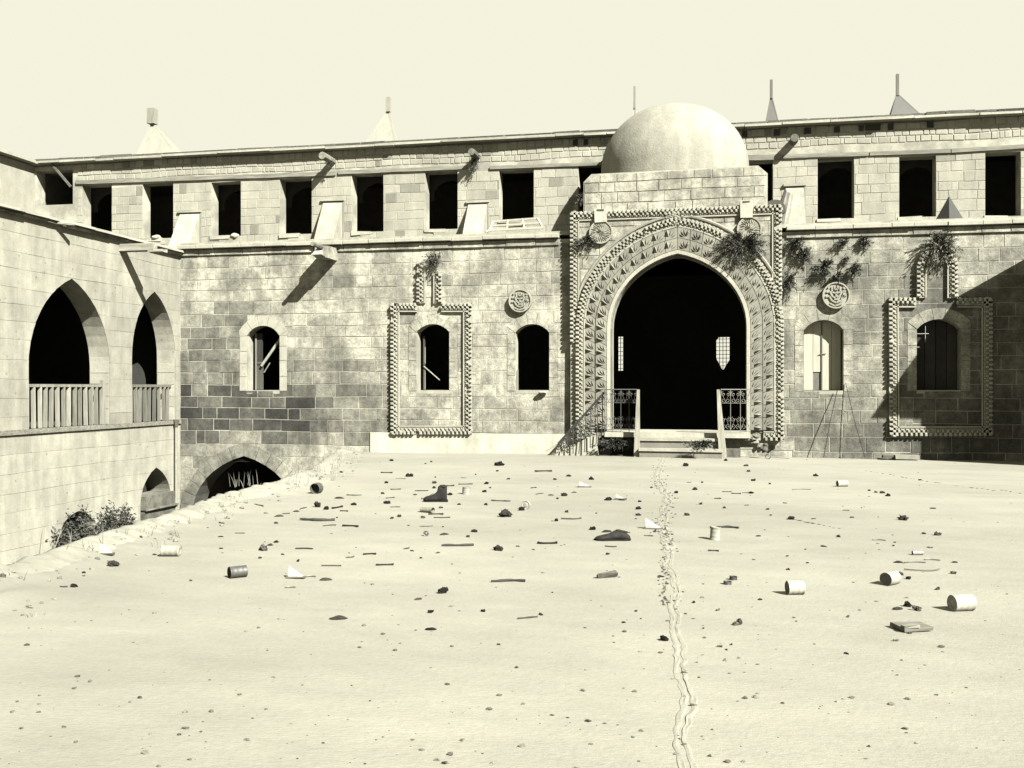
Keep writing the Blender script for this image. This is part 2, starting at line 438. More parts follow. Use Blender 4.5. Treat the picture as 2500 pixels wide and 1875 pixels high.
# low cellar arch
lx0, lz = f1(470, 1225); lx1 = f1(728, 1200)[0]; lax, laz = f1(607, 1113)
LAC = (lx0+lx1)/2; LAH = (lx1-lx0)/2; LAS = zw(607, 1262); LAR = laz-LAS
low_arch = archpoly(LAC, LAH, ZC+.02, LAS, LAR, 72, n=8)
winholes = [segpoly(*WIN[k][:2], WIN[k][2], WIN[k][3], WIN[k][4]) for k in WIN]
ZCOR = 4.16
XEND = 13.0
m = MB()
backing(m, mpF, XL, XEND, ZC, ZCOR+.1, winholes+[portal_open, low_arch], tone=.19)
for h in winholes: reveal(m, mpF, h, 0, -.42, tone=.19)
reveal(m, mpF, portal_open, 0, -.6, tone=.16)
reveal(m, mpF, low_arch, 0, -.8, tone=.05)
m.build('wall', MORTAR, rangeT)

def patina_and_shade(x, z, rr):
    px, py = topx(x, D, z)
    t = rr.gauss(.176, .009)
    nn = noise.noise(Vector((x*.55, z*.9, 1.3)))
    t += .02*nn
    py += 45*noise.noise(Vector((x*.8, 3, 3)))+20*noise.noise(Vector((x*2.3, 1, 3))); px += 40*noise.noise(Vector((z*1.5, 7, 3)))
    def zone(x0, x1, y0, y1, soft=50):
        a = min((px-x0)/soft, (x1-px)/soft, (py-y0)/(soft*.7), (y1-py)/(soft*.7)); return max(0, min(1, a+.5))
    k = zone(420, 985, 935, 1075, 40)
    if px > 740: k *= .72
    if k: t = t*(1-k)+k*max(.010, rr.gauss(.032, .017)+.03*max(0, nn)+max(0, (px-800)/150)*.05)
    k = zone(420, 590, 750, 945, 40)*.8
    if k: t = t*(1-k)+k*max(.03, rr.gauss(.07, .028))
    k = zone(690, 970, 860, 950, 60)*.7
    if k: t = t*(1-k)+k*max(.06, rr.gauss(.095, .02))
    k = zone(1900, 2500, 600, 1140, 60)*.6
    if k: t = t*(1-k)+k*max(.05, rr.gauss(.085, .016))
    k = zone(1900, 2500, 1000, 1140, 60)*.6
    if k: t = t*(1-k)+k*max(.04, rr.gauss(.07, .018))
    k = zone(2170, 2700, 700, 1160, 80)*.6  # stones around the cast shadow toned darker to deepen its shade
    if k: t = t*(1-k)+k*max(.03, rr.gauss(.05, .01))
    k = zone(430, 720, 1060, 1260, 30)*.7
    if k: t = t*(1-k)+k*max(.07, rr.gauss(.115, .02))
    k = zone(1090, 1400, 960, 1060, 40)*.35
    if k: t = t*(1-k)+k*rr.gauss(.12, .02)
    if 700 < py < 900 and 985 < px < 1395: t += .015
    if rr.random() < .05: t *= rr.uniform(.6, .85)
    if rr.random() < .08: t = min(.2, t*1.3)
    return max(.02, min(.2, t))
# surrounds: arch stones and jamb stones round every window
RV = .30
sur = []
for k in WIN:
    cx, h, z0, zs, r_ = WIN[k]
    inner = segpts(cx, h, zs, r_, 0, 10); outer = segpts(cx, h, zs, r_, RV, 10)
    sur.append(ccw([(cx-h-.24, z0-.02), (cx+h+.24, z0-.02), (cx+h+.24, zs-.02)]+[p for p in outer if p[1] > zs]+[(cx-h-.24, zs-.02)]))
    tf = (lambda rr, b_=(.2 if k == 1 else .185 if k < 4 else .15): b_*rr.uniform(.93, 1.05))
    w = thing  # (keeps the name short below)
    voussoirs(rangeT, mpF, inner, outer, 2, -.005, .020, tf, mat=PLASTER if k == 1 else STONE)
    for s in (-1, 1):
        zz = z0-.02; rr = random.Random(k*10+s)
        while zz < zs-.05:
            hgt = min(rr.uniform(.38, .5), zs-zz)
            if zs-(zz+hgt) < .15: hgt = zs-zz
            a, b_ = (cx+s*h, cx+s*(h+.235)); a, b_ = min(a, b_), max(a, b_)
            q = MB(); q.prism([(a, zz+.006), (b_, zz+.006), (b_, zz+hgt-.006), (a, zz+hgt-.006)], mpF, -.005, .020, tf(rr), cham=.004)
            q.build('jamb_stone', PLASTER if k == 1 else STONE, rangeT); zz += hgt
    for s, oe in ((1, outer[0]), (-1, outer[-1])):
        q = MB(); q.prism(ccw([(cx+s*(h+.003), zs+.004), (cx+s*(h+.235), zs+.004), oe]), mpF, -.005, .019, tf(random.Random(k))); q.build('corner_stone', PLASTER if k == 1 else STONE, rangeT)
    q = MB(); q.box(cx-h+.0, cx+h-.0, D-.012, D+.5, z0-.10, z0+.005, .17, jit=.004); q.build('window_sill', PALE, rangeT)
# holes in the facing
phole = rect(PX0+.02, PX1-.02, -1.62, PZT+.5)
low_out = archpoly(LAC, LAH, ZC, LAS, LAR, 72, d=.40, n=8)
plx0, plx1 = xw(905), xw(1412)
plinth = rect(plx0, plx1, GZF-1, zw(1200, 1058))
Cs = []
z = zw(1000, 1056)
zz = z
up = [zz]
rr = random.Random(4)
while up[-1] < ZCOR-.2: up.append(up[-1]+rr.choice((.345, .365, .35, .375, .40)))
up[-1] = ZCOR
dn = [zz]
while dn[-1] > ZC: dn.append(dn[-1]-rr.uniform(.36, .44))
Cs = dn[::-1]+up[1:]
facing(rangeT, mpF, XL+.02, XEND-4.0, Cs, (.45, 1.0), sur+[phole, low_out, plinth], patina_and_shade, seed=11, joint=.020)
li = archpts(LAC, LAH, LAS, LAR, 72, 0, 8); lo = archpts(LAC, LAH, LAS, LAR, 72, .40, 8)
voussoirs(rangeT, mpF, li, lo, 1, -.005, .05, lambda rr: .115*rr.uniform(.75, 1.25))
m = MB(); m.box(plx0, plx1, D-.05, D+.01, GZF-.3, zw(1200, 1058), .232); m.build('whitewashed_plinth', PLASTER, rangeT)

# cornice: slabs over a plain course
def cornice(parent, a, b_, zc, skip, seed, mp=mpF, tone=.175):
    rr = random.Random(seed); u = a
    while u < b_:
        w = rr.uniform(.55, 1.0); e = min(u+w, b_)
        if not any(s0-.2 < (u+e)/2 < s1+.2 for s0, s1 in skip):
            tt = tone*rr.uniform(.8, 1.08); dz = rr.uniform(-.012, .012)
            q = MB(); q.prism([(u+.006, zc-.20), (e-.006, zc-.20), (e-.006, zc-.02), (u+.006, zc-.02)], mp, -.01, .07+rr.uniform(-.01, .01), tt, cham=.01); q.build('course_stone', STONE, parent)
            q = MB(); q.prism([(u+.004, zc+.0+dz), (e-.004, zc+dz), (e-.004, zc+.115+dz), (u+.004, zc+.115+dz)], mp, -.9, .20+rr.uniform(-.03, .02), tone*rr.uniform(1.0, 1.15), cham=.012, back=True); q.build('cornice_slab', PALE, parent)
        u = e
cornice(rangeT, XL, XEND-2, ZCOR+.12, [(PX0, PX1)], 3)
# upstand behind the cornice slabs, and the flat roof between the two walls
m = MB(); m.box(XL, XEND, D+.02, D+.9, ZCOR+.235, ZCOR+.34, .19, jit=.01)
m.box(XL-.4, XEND, D+.9, D2+.02, ZCOR+.1, ZCOR+.2, .17); m.build('walkway', PLASTER, rangeT)
# rooms behind (dark), with the hall behind the portal open to the back
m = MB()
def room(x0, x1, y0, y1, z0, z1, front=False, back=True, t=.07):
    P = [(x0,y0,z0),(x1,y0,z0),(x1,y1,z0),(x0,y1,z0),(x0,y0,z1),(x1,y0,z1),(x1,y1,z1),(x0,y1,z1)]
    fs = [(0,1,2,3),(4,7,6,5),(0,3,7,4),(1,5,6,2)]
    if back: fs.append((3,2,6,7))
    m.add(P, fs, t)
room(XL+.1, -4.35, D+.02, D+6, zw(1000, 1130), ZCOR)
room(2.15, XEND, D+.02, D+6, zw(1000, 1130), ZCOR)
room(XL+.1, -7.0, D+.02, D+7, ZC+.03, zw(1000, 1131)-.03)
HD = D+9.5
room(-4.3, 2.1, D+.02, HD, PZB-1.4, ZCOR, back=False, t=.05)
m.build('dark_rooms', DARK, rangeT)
mpB = mapY(HD)
hx = lambda px, py: onY(px, py, HD)
a0, b0_ = hx(1510, 905), hx(1521, 822); a1, b1_ = hx(1749, 898), hx(1781, 823)
bh = [rect(a0[0], b0_[0], a0[1], b0_[1]), ccw([(a1[0], a1[1]+.35), ((a1[0]+b1_[0])/2, a1[1]-.1), (b1_[0], a1[1]+.3), (b1_[0], b1_[1]), (a1[0]+.1, b1_[1]), (a1[0], b1_[1]-.12)])]
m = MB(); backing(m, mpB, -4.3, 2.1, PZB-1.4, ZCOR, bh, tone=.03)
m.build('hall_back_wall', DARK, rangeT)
m = MB()
for (xa, za), (xb, zb) in ((a1, b1_), (a0, b0_)):
    n_ = max(1, int((xb-xa)/.13))
    for i in range(1, n_+1): m.tube([(xa+(xb-xa)*i/(n_+1), HD-.05, za-.1), (xa+(xb-xa)*i/(n_+1), HD-.05, zb+.05)], .018, 4, .04)
    for i in range(8): z_ = za+(zb-za)*(i+.5)/8; m.tube([(xa, HD-.05, z_), (xb, HD-.05, z_)], .014, 4, .04)
m.build('window_grille', IRON, rangeT)
# dentil frames round windows two and five
m = MB()
fx = lambda px: xw(px)
fr = [(fx(1020), zw(1020, 640)), (fx(1020), zw(1020, 741)), (fx(957), zw(957, 741)), (fx(957), zw(957, 1060)), (fx(1153), zw(1153, 1060)), (fx(1153), zw(1153, 741)), (fx(1080), zw(1080, 741)), (fx(1080), zw(1080, 668))]
def zq(i): return fr[i]
for a, b_ in ((0,1),): dentils(m, mpF, [fr[0], fr[1]], side=-1, w=.03)
dentils(m, mpF, [fr[1], fr[2]], side=-1, w=.03)
dentils(m, mpF, [fr[2], fr[3]], side=-1, w=.03)
dentils(m, mpF, [fr[3], fr[4]], side=-1, w=.03)
dentils(m, mpF, [fr[4], fr[5]], side=-1, w=.03)
dentils(m, mpF, [fr[5], fr[6]], side=-1, w=.03)
dentils(m, mpF, [(fr[6][0], fr[6][1]), fr[7]], side=-1, w=.03)
m.build('dentil_frame', PALE, rangeT, kind='stuff')
m = MB()
fr = [(fx(2236), zw(2236, 648)), (fx(2236), zw(2236, 728)), (fx(2168), zw(2168, 728)), (fx(2170), zw(2170, 1064)), (fx(2420), zw(2420, 1064)), (fx(2420), zw(2420, 728)), (fx(2336), zw(2336, 728)), (fx(2336), zw(2336, 640))]
for i in range(7): dentils(m, mpF, [fr[i], fr[i+1]], side=-1, w=.03)
dentils(m, mpF, [(fx(2336), zw(2336, 640)), (fx(2320), zw(2320, 610)), (fx(2287), zw(2287, 595)), (fx(2252), zw(2252, 612)), (fx(2236), zw(2236, 648))], side=-1, w=.03)
m.build('dentil_frame', PALE, rangeT, kind='stuff')

# window joinery
def stick(mb, a, b_, w, t, tone):
    a, b_ = Vector(a), Vector(b_); d = (b_-a).normalized(); s = d.cross(Vector((0, 1, 0))).normalized()*w/2; y = Vector((0, t/2, 0))
    vs = [a-s-y, a+s-y, a+s+y, a-s+y, b_-s-y, b_+s-y, b_+s+y, b_-s+y]
    mb.add(vs, [(0,1,2,3),(4,7,6,5),(0,4,5,1),(1,5,6,2),(2,6,7,3),(3,7,4,0)], tone)
cx, h, z0, zs, r_ = WIN[1]
wf = MB(); wf.box(cx-h+.12, cx-h+.17, D+.3, D+.36, z0+.02, zs+.1, .11); wf.box(cx-h+.17, cx-h+.38, D+.32, D+.35, z0+.02, z0+.75, .05); wf.box(cx-h+.17, cx-h+.36, D+.33, D+.35, z0+.75, zs+.1, .02)
wf.box(cx-h+.17, cx-h+.38, D+.31, D+.36, z0+.83, z0+.88, .07)
stick(wf, (cx-h+.36, D+.25, z0+.75), (cx+h-.02, D+.2, zs-.02), .075, .05, .19)
stick(wf, (cx-h+.42, D+.30, z0+.55), (cx-h+.62, D+.3, z0+.85), .03, .02, .13)
stick(wf, (cx+h-.18, D+.30, zs-.38), (cx+h-.03, D+.3, zs-.16), .03, .02, .13)
wf.build('broken_window_frame', WOOD, rangeT)
cx, h, z0, zs, r_ = WIN[2]
wf = MB(); wf.box(cx-h+.10, cx-h+.15, D+.34, D+.40, z0+.02, zs-.1, .03); wf.box(cx-h+.15, cx-h+.165, D+.33, D+.38, z0+.8, z0+1.3, .13); wf.box(cx-h+.15, cx-h+.165, D+.33, D+.38, z0+.02, z0+.6, .12)
stick(wf, (cx-h+.14, D+.3, z0+.72), (cx+.12, D+.35, z0+.30), .025, .02, .19)
wf.build('broken_window_frame', WOOD, rangeT)
cx, h, z0, zs, r_ = WIN[3]
wf = MB(); wf.box(cx-h+.04, cx-h+.07, D+.1, D+.14, z0+.02, z0+.62, .12); wf.build('broken_window_frame', WOOD, rangeT)
cx, h, z0, zs, r_ = WIN[4]
sh = MB()
for i in range(4):
    x_ = cx-h+.03+i*(2*h-.06)/4
    q = MB(); q.box(x_+.004, x_+(2*h-.06)/4-.004, D+.30, D+.34, z0+.02+(.5 if i == 1 else 0), zs+r_-.02, .20); q.build('shutter_board', PAINTW, rangeT)
q = MB(); q.box(cx-h+.03+(2*h-.06)/4, cx-h+.03+(2*h-.06)/2-.02, D+.325, D+.35, z0+.02, z0+.5, .09); q.build('shutter_board', WOOD, rangeT, label='bare weathered lower board of the white shutter')
q = MB(); q.box(cx-.025, cx+.0, D+.27, D+.299, z0+.02, zs+r_-.05, .035); q.tube([(cx-.09, D+.27, z0+1.0), (cx+.1, D+.27, z0+1.02)], .012, 5, .04); q.build('shutter_bar', IRON, rangeT)
cx, h, z0, zs, r_ = WIN[5]
q = MB(); q.tube([(cx-h, D+.12, zs-.12), (cx-h+.33, D+.12, zs-.12)], .012, 5, .12); q.tube([(cx-h+.24, D+.12, zs-.35), (cx-h+.24, D+.12, zs+.12)], .010, 5, .12); q.tube([(cx-h, D+.12, zs-.48), (cx-h+.1, D+.12, zs-.48)], .012, 5, .12)

for i in range(4):
    b_ = MB(); b_.box(cx-h+i*h/2+.008, cx-h+(i+1)*h/2-.008, D+.38+.01*(i % 2), D+.41, z0, zs+r_, .016+.006*(i % 2)); b_.build('blocking_board', DARK, rangeT)
q.build('window_bars', IRON, rangeT)
# carved medallions
def medallion(parent, c, r, w, mp, kind, tone, seed):
    rr = random.Random(seed); q = MB(); n = 28
    ring = lambda rad: [(c[0]+rad*cos(2*pi*i/n), c[1]+rad*sin(2*pi*i/n)) for i in range(n)]
    q.prism(ring(r), mp, w-.02, w+.09, tone)
    o, i_ = ring(r), ring(r*.9)
    for k in range(n):
        q.prism([i_[k], i_[(k+1) % n], o[(k+1) % n], o[k]] if kind == 'b' else [i_[k], i_[(k+1) % n], o[(k+1) % n], o[k]], mp, w+.085, w+(.115 if kind == 'a' else .13), tone)
    def ridge(p0, p1, wd, hgt):
        dx, dz = p1[0]-p0[0], p1[1]-p0[1]; l = sqrt(dx*dx+dz*dz)+1e-9; nx, nz = -dz/l*wd, dx/l*wd
        mid = ((p0[0]+p1[0])/2, (p0[1]+p1[1])/2)
        vs = [mp(*p0, w+.085), mp(mid[0]+nx, mid[1]+nz, w+.085), mp(*p1, w+.085), mp(mid[0]-nx, mid[1]-nz, w+.085), mp(*p0, w+.085+hgt), mp(*p1, w+.085+hgt*.8)]
        q.add(vs, [(0,1,4),(1,2,5),(1,5,4),(2,3,5),(3,0,4),(3,4,5)], tone*rr.uniform(.8, 1.05))
    if kind == 'a':
        for k in range(30):
            a = 2*pi*k/30; i0, i1 = (.40, .86) if k % 2 else (.52, .80); ridge((c[0]+r*i0*cos(a-.12), c[1]+r*i0*sin(a-.12)), (c[0]+r*i1*cos(a+.05), c[1]+r*i1*sin(a+.05)), r*.03, .03)
        for k in range(14):
            a = 2*pi*k/14+rr.uniform(-.1, .1); ridge((c[0]+r*.06*cos(a), c[1]+r*.06*sin(a)), (c[0]+r*.38*cos(a+.5), c[1]+r*.38*sin(a+.5)), r*.03, .035)
        for g in range(0):
            a0_ = 2*pi*g/3+.6; hub = (c[0]+r*.12*cos(a0_), c[1]+r*.12*sin(a0_))
            for k in range(11):
                a = a0_+(k-5)*.19; l0 = .25+.04*abs(k-5); l1 = .86
                p0 = (c[0]+r*l0*cos(a0_+(k-5)*.10), c[1]+r*l0*sin(a0_+(k-5)*.10)); p1 = (c[0]+r*l1*cos(a+.12), c[1]+r*l1*sin(a+.12))
                ridge(p0, p1, r*.035, .045)
        pass
    else:
        def bar(p0, p1, wd):
            dx, dz = p1[0]-p0[0], p1[1]-p0[1]; l = sqrt(dx*dx+dz*dz); nx, nz = -dz/l*wd, dx/l*wd
            q.prism([(p0[0]+nx, p0[1]+nz), (p0[0]-nx, p0[1]-nz), (p1[0]-nx, p1[1]-nz), (p1[0]+nx, p1[1]+nz)], mp, w+.08, w+.13, tone*rr.uniform(.85, 1.05))
        def pl(pts, wd=.022):
            pts = [(c[0]+r*a, c[1]+r*b_) for a, b_ in pts]
            for a, b_ in zip(pts, pts[1:]): bar(a, b_, wd)
        pl([(-.7,.25),(-.45,.3),(-.25,-.1),(.0,-.2),(.25,-.05),(.45,.3),(.7,.3)]); pl([(-.75,-.1),(-.5,-.05),(-.3,-.4),(0,-.55),(.35,-.4),(.5,-.05),(.75,.0)])
        pl([(-.3,.65),(-.3,.25),(0,.15),(.3,.25),(.3,.65)]); pl([(-.12,.7),(-.12,.45),(.12,.45),(.12,.7)]); pl([(-.45,-.6),(-.1,-.8),(.4,-.65)]); pl([(-.6,.55),(-.45,.7)]); pl([(.5,.6),(.65,.45)]); pl([(0,.15),(0,-.2)])
        pl([(-.15,-.3),(.15,-.3)]); pl([(.55,.2),(.5,-.2)])
    return q.build('carved_medallion', PALE, parent)
medallion(rangeT, f1(1272, 735), .335, .03, mpF, 'b', .165, 1)
medallion(rangeT, f1(2040, 722), .36, .03, mpF, 'b', .15, 2)

# ------------------------------------------------------------------ the portal
portT = thing('portal', 'tall stone portal with leaf carved pointed arch, toothed frame and open dark doorway', 'portal', (PC, D-PR, GZF))
mpP = mapY(D-PR)
q = MB(); ring_out = archpoly(PC, PH, PZB, PZS, PZR, PHI, d=.80, n=14)
zpb = zw(1650, 1072)
backing(q, mpP, PX0, PX1, zpb, PZT, [portal_open], tone=.165)
reveal(q, mpP, portal_open, .10, -.4, tone=.19)
q.add([mpP(PX0, zpb, 0), mpP(PX0, PZT, 0), mpP(PX0, PZT, -PR), mpP(PX0, zpb, -PR)], [(0,1,2,3)], .15)
q.add([mpP(PX1, zpb, 0), mpP(PX1, PZT, 0), mpP(PX1, PZT, -PR), mpP(PX1, zpb, -PR)], [(0,1,2,3)], .15)
q.add([mpP(PX0, zpb, 0), mpP(PX1, zpb, 0), mpP(PX1, zpb, -PR), mpP(PX0, zpb, -PR)], [(0,1,2,3)], .15)
q.add([mpP(PX0, PZT, 0), mpP(PX1, PZT, 0), mpP(PX1, PZT, -PR-.6), mpP(PX0, PZT, -PR-.6)], [(0,1,2,3)], .19)
q.build('portal_wall', MORTAR, portT)
zf = [zw(1650, y) for y in (838, 790, 735, 690, 655, 620, 585, 550)]+[PZT-.22]
facing(portT, mpP, PX0+.24, PX1-.24, [zpb+.2]+zf, (.5, 1.1), [ring_out], lambda x, z, rr: rr.gauss(.172, .012)*(.75 if rr.random() < .12 else 1), seed=5, depth=.022, joint=.012, cham=.006)
# rectangular toothed frame
q = MB()
zl = zw(1400, 838)
dentils(q, mpP, [(PX0, zl), (PX0, PZT)], side=1, w=.0, big=1.0)
dentils(q, mpP, [(PX0, PZT), (PX1, PZT)], side=1, w=.0)
dentils(q, mpP, [(PX1, PZT), (PX1, zl)], side=1, w=.0)
q.build('toothed_frame', PALE, portT, kind='stuff')
# the hood of teeth round the arch, with its foot returns
dT = .985
hood = archpts(PC, PH, PZS, PZR, PHI, dT, 14)
q = MB()
path = [(PC+PH+dT, zpb+.02)]+hood+[(PC-PH-dT, zpb+.02)]
dentils(q, mpP, path, side=-1, w=.02)
for s in (-1, 1):
    a, b_ = PC+s*(PH+dT), PC+s*(PH+.45)
    dentils(q, mpP, [(a, zpb), (b_, zpb)] if s < 0 else [(b_, zpb), (a, zpb)], side=-1, w=.02)
q.build('toothed_hood', PALE, portT, kind='stuff')
# smooth roll outside the teeth and inside fillet
q = MB()
o1 = archpts(PC, PH, PZS, PZR, PHI, dT+.10, 14)
q.tube([mpP(a, b_, .03) for a, b_ in o1[3:-3]], .045, 6, .14)
jm = lambda d: [(PC+PH+d, PZB)]+archpts(PC, PH, PZS, PZR, PHI, d, 14)+[(PC-PH-d, PZB)]
A_, B_ = jm(.0), jm(.10)
for i in range(len(A_)-1): q.prism([A_[i], A_[i+1], B_[i+1], B_[i]], mpP, 0, .10, .19)
q.tube([mpP(a, b_, .06) for a, b_ in jm(.765)], .022, 5, .15)
q.build('arch_moulding', PALE, portT)
# two rings of leaf carved blocks
def ring_pts(d):
    P = [(PC+PH+d, PZB+.05), (PC+PH+d, PZS)]; P = [(PC+PH+d, PZB+.05)]+archpts(PC, PH, PZS, PZR, PHI, d, 40)+[(PC-PH-d, PZB+.05)]
    return P
def along(P):
    c = [0]
    for a, b_ in zip(P, P[1:]): c.append(c[-1]+math.dist(a, b_))
    return c
def sample(P, c, s):
    s = max(0, min(s, c[-1]-1e-6))
    lo_, hi_ = 0, len(c)-1
    while hi_-lo_ > 1:
        mid = (lo_+hi_)//2
        if c[mid] <= s: lo_ = mid
        else: hi_ = mid
    f = (s-c[lo_])/(c[hi_]-c[lo_]+1e-12)
    return (P[lo_][0]+(P[hi_][0]-P[lo_][0])*f, P[lo_][1]+(P[hi_][1]-P[lo_][1])*f)
for (d0, d1, base) in ((.112, .42, .05), (.437, .745, .02)):
    Pi, Po = ring_pts(d0), ring_pts(d1); ci, co = along(Pi), along(Po)
    nb = 2*round(co[-1]/.37/2)
    rr = random.Random(int(d0*100))
    for k in range(nb):
        def P(a, b_):     # a along 0..1, b outwards 0..1
            q_ = (k+.02+.96*a)/nb
            pi_, po_ = sample(Pi, ci, q_*ci[-1]), sample(Po, co, q_*co[-1])
            return (pi_[0]+(po_[0]-pi_[0])*b_, pi_[1]+(po_[1]-pi_[1])*b_)
        tn_ = .118*rr.uniform(.82, 1.12)
        mm = MB(); hh = base+.05+rr.uniform(-.006, .006)
        mm.prism([P(0, 0), P(.5, 0), P(1, 0), P(1, 1), P(.5, 1), P(0, 1)], mpP, 0, hh, tn_)
        flip = k >= nb/2
        A = (lambda a: 1-a) if not flip else (lambda a: a)
        # fan of petals from the inner edge towards the outside and the top
        for j, (ang, ln, wd) in enumerate(((-12, 1.0, .11), (18, .9, .04), (44, .84, .038), (70, .8, .036))):
            r_a = radians(ang); b0p, a0p = .06, .30
            tip = (a0p+ln*.85*sin(r_a), b0p+ln*cos(r_a)); tip = (min(.95, max(.04, tip[0])), min(.96, tip[1]))
            dx_, dy_ = tip[0]-a0p, tip[1]-b0p; l_ = sqrt(dx_*dx_+dy_*dy_); nx_, ny_ = -dy_/l_*wd, dx_/l_*wd
            mf = .62
            st_ = (a0p+dx_*.22, b0p+dy_*.22)
            p1, p2, p3, p4 = st_, (a0p+dx_*mf+nx_, b0p+dy_*mf+ny_), tip, (a0p+dx_*mf-nx_, b0p+dy_*mf-ny_)
            rg = (a0p+dx_*mf, b0p+dy_*mf)
            g = lambda p, w_: mpP(*P(A(1-p[0]), p[1]), w_)
            mm.add([g(p1, hh), g(p2, hh), g(p3, hh), g(p4, hh), g(rg, hh+(.10 if j == 0 else .04))], [(0,1,4),(1,2,4),(2,3,4),(3,0,4)], tn_*1.05)
        mm.build('leaf_carved_stone', PALE, portT)
medallion(portT, onY(1468, 568, D-PR), .33, .02, mpP, 'a', .165, 3)
medallion(portT, onY(1829, 560, D-PR), .33, .02, mpP, 'a', .16, 4)
# knot at the crown, block spouts
q = MB(); kx, kz = onY(1645, 533, D-PR)
for k in range(26):
    a = k*2.4; r_ = .05+.008*k
    q.blob(mpP(kx+r_*cos(a)*1.1, kz+r_*sin(a)*.8, .06), .055, (1,1,1), .35, .13*R.uniform(.6, 1.2), 6, 4, k)
q.build('carved_knot', PALE, portT)
for px, py, hh in ((1467, 526, .34), (1822, 510, .42)):
    bx_, bz_ = onY(px, py, D-PR); q = MB(); q.box(bx_-.17, bx_+.17, D-PR-.16, D-PR+.1, bz_-hh/2-.05, bz_+hh/2, .205, jit=.015)
    q.box(bx_-.1, bx_+.1, D-PR-.165, D-PR-.158, bz_+hh/2-.07, bz_+hh/2-.02, .03); q.build('spout_block', PALE, portT)
# parapet block and dome above the portal
domT = thing('dome_and_parapet', 'smooth pale dome on a coursed stone block above the portal', 'dome', (PC, D+2, PZT))
yp = D-.02; mpQ = mapY(yp)
qx0, qz0 = onY(1425, 430, yp); qx1 = onY(1874, 430, yp)[0]; qz1 = onY(1650, 411, yp)[1]
reg = ccw([(qx0, PZT-.1), (qx1, PZT-.1), (qx1, qz1-.25), (qx1-.25, qz1-.02), (qx0+.22, qz1-.06), (qx0, qz1-.28)])
q = MB(); q.prism(reg, mpQ, -5.0, 0, .19, back=True); q.build('parapet_block', PLASTER, domT)
facing(domT, mpQ, qx0+.02, qx1-.02, [PZT-.02, PZT+.27, PZT+.57, PZT+.86, qz1-.04], (.45, 1.0), [], lambda x, z, rr: .185*rr.choice((1, 1, 1.02, .97, .8, 1.03)), depth=.02, joint=.018, seed=9, region=[(qx0+.02, PZT-.05), (qx1-.02, PZT-.05), (qx1-.02, qz1-.25), (qx1-.26, qz1-.05), (qx0+.24, qz1-.10), (qx0+.02, qz1-.30)])
dyc = D+2.6
dcx = onY(1646, 400, dyc)[0]; tdm = dyc/ray(1646)[1]; rad = 178/F*tdm; dz0 = onY(1646, 418, dyc)[1]; dh = onY(1646, 260, dyc)[1]-dz0
m = MB(); ns, nr = 64, 24
for i in range(nr+1):
    a = (pi/2)*i/nr; rr_ = rad*cos(a)**.93; z_ = dz0+dh*sin(a)**1.02
    if i == nr: rr_ = .001
    for k in range(ns):
        b_ = 2*pi*k/ns; jn = 1+.006*noise.noise(Vector((cos(b_)*2, sin(b_)*2, z_*2)))
        m.v.append((dcx+rr_*cos(b_)*jn, dyc+rr_*sin(b_)*jn, z_)); m.t.append(.150)
m.v = [(v[0], v[1], v[2]) for v in m.v]
for i in range(nr):
    for k in range(ns): m.f.append((i*ns+k, i*ns+(k+1) % ns, (i+1)*ns+(k+1) % ns, (i+1)*ns+k))
for k in range(ns):
    b_ = 2*pi*k/ns; m.v.append((dcx+rad*cos(b_), dyc+rad*sin(b_), qz1-1.0)); m.t.append(.15)
o_ = (nr+1)*ns
for k in range(ns): m.f.append((o_+k, o_+(k+1) % ns, (k+1) % ns, k))
m.build('dome_shell', DOMEM, domT, smooth=True)

# ------------------------------------------------------------------ landing and stair before the portal
stT = thing('portal_stair', 'stone landing and steps before the doorway with white sloping side wall', 'stairs', (PC, D-1.5, GZF))
yl = D-1.2
lx_a, lx_b = onY(1476, 1050, yl)[0], onY(1832, 1050, yl)[0]
sx0, sx1 = onY(1560, 1050, yl)[0], onY(1755, 1050, yl)[0]
zt = onY(1650, 1056, yl)[1]
q = MB(); q.box(lx_a, lx_b, yl+.0, D+.62, zt-.13, zt, .195, jit=.006); q.build('landing_slab', PALE, stT)
q = MB(); q.box(sx0, lx_b-.25, yl+.25, D-.4, GZF-.2, zt-.131, .10); q.box(lx_a-.25, lx_a+.15, yl+.5, D-.35, GZF-.2, zt-.131, .05); q.box(lx_a, sx0, D-.6, D-.35, GZF-.2, zt-.131, .03); q.build('landing_base', STONE, stT)
nst = 2; hz = (zt-.13-GZF)/nst
for i in range(nst):
    y0_ = yl-.02-.22*i; zt_ = zt-.14-hz*i
    q = MB(); q.box(sx0+.02, sx1+.1, y0_-.22, y0_+.3, zt_-.08, zt_, .19, jit=.008); q.box(sx0+.04, sx1+.08, y0_-.17, y0_+.28, zt_-hz-.05, zt_-.081, .10); q.build('step', PALE, stT)
# flight going down to the left, closed by a whitewashed sloping wall
fxL, fxR = onY(1352, 1105, yl)[0], lx_a-.0
zA = zt-.12
q = MB()
poly = [(fxL, GZF-.2), (onY(1452, 1100, yl)[0], GZF-.2), (onY(1430, 1070, yl)[0]+.1, zA-.15), (onY(1442, 1062, yl)[0], zA+.02), (fxL+.95, zA-.1), (fxL+.05, GZF+.03)]
poly = [(fxL, GZF-.2), (fxL+1.20, GZF-.2), (fxL+1.18, zA-.25), (fxL+1.25, zA-.02), (fxL+.98, zA-.02), (fxL, GZF+.02)]
q.prism(poly, mapY(yl+.2), -.9, 0, .2, back=True); q.build('sloping_side_wall', PLASTER, stT)
q = MB(); bxr, bzr = onY(1860, 1090, D-.6)
for k in range(6): q.blob((lx_b+.1+R.uniform(-.15, .3), D-.7+R.uniform(-.3, .2), GZF+R.uniform(.2, .6)), R.uniform(.07, .13), (1.2, 1, .8), .3, R.uniform(.06, .18), 7, 5, k)
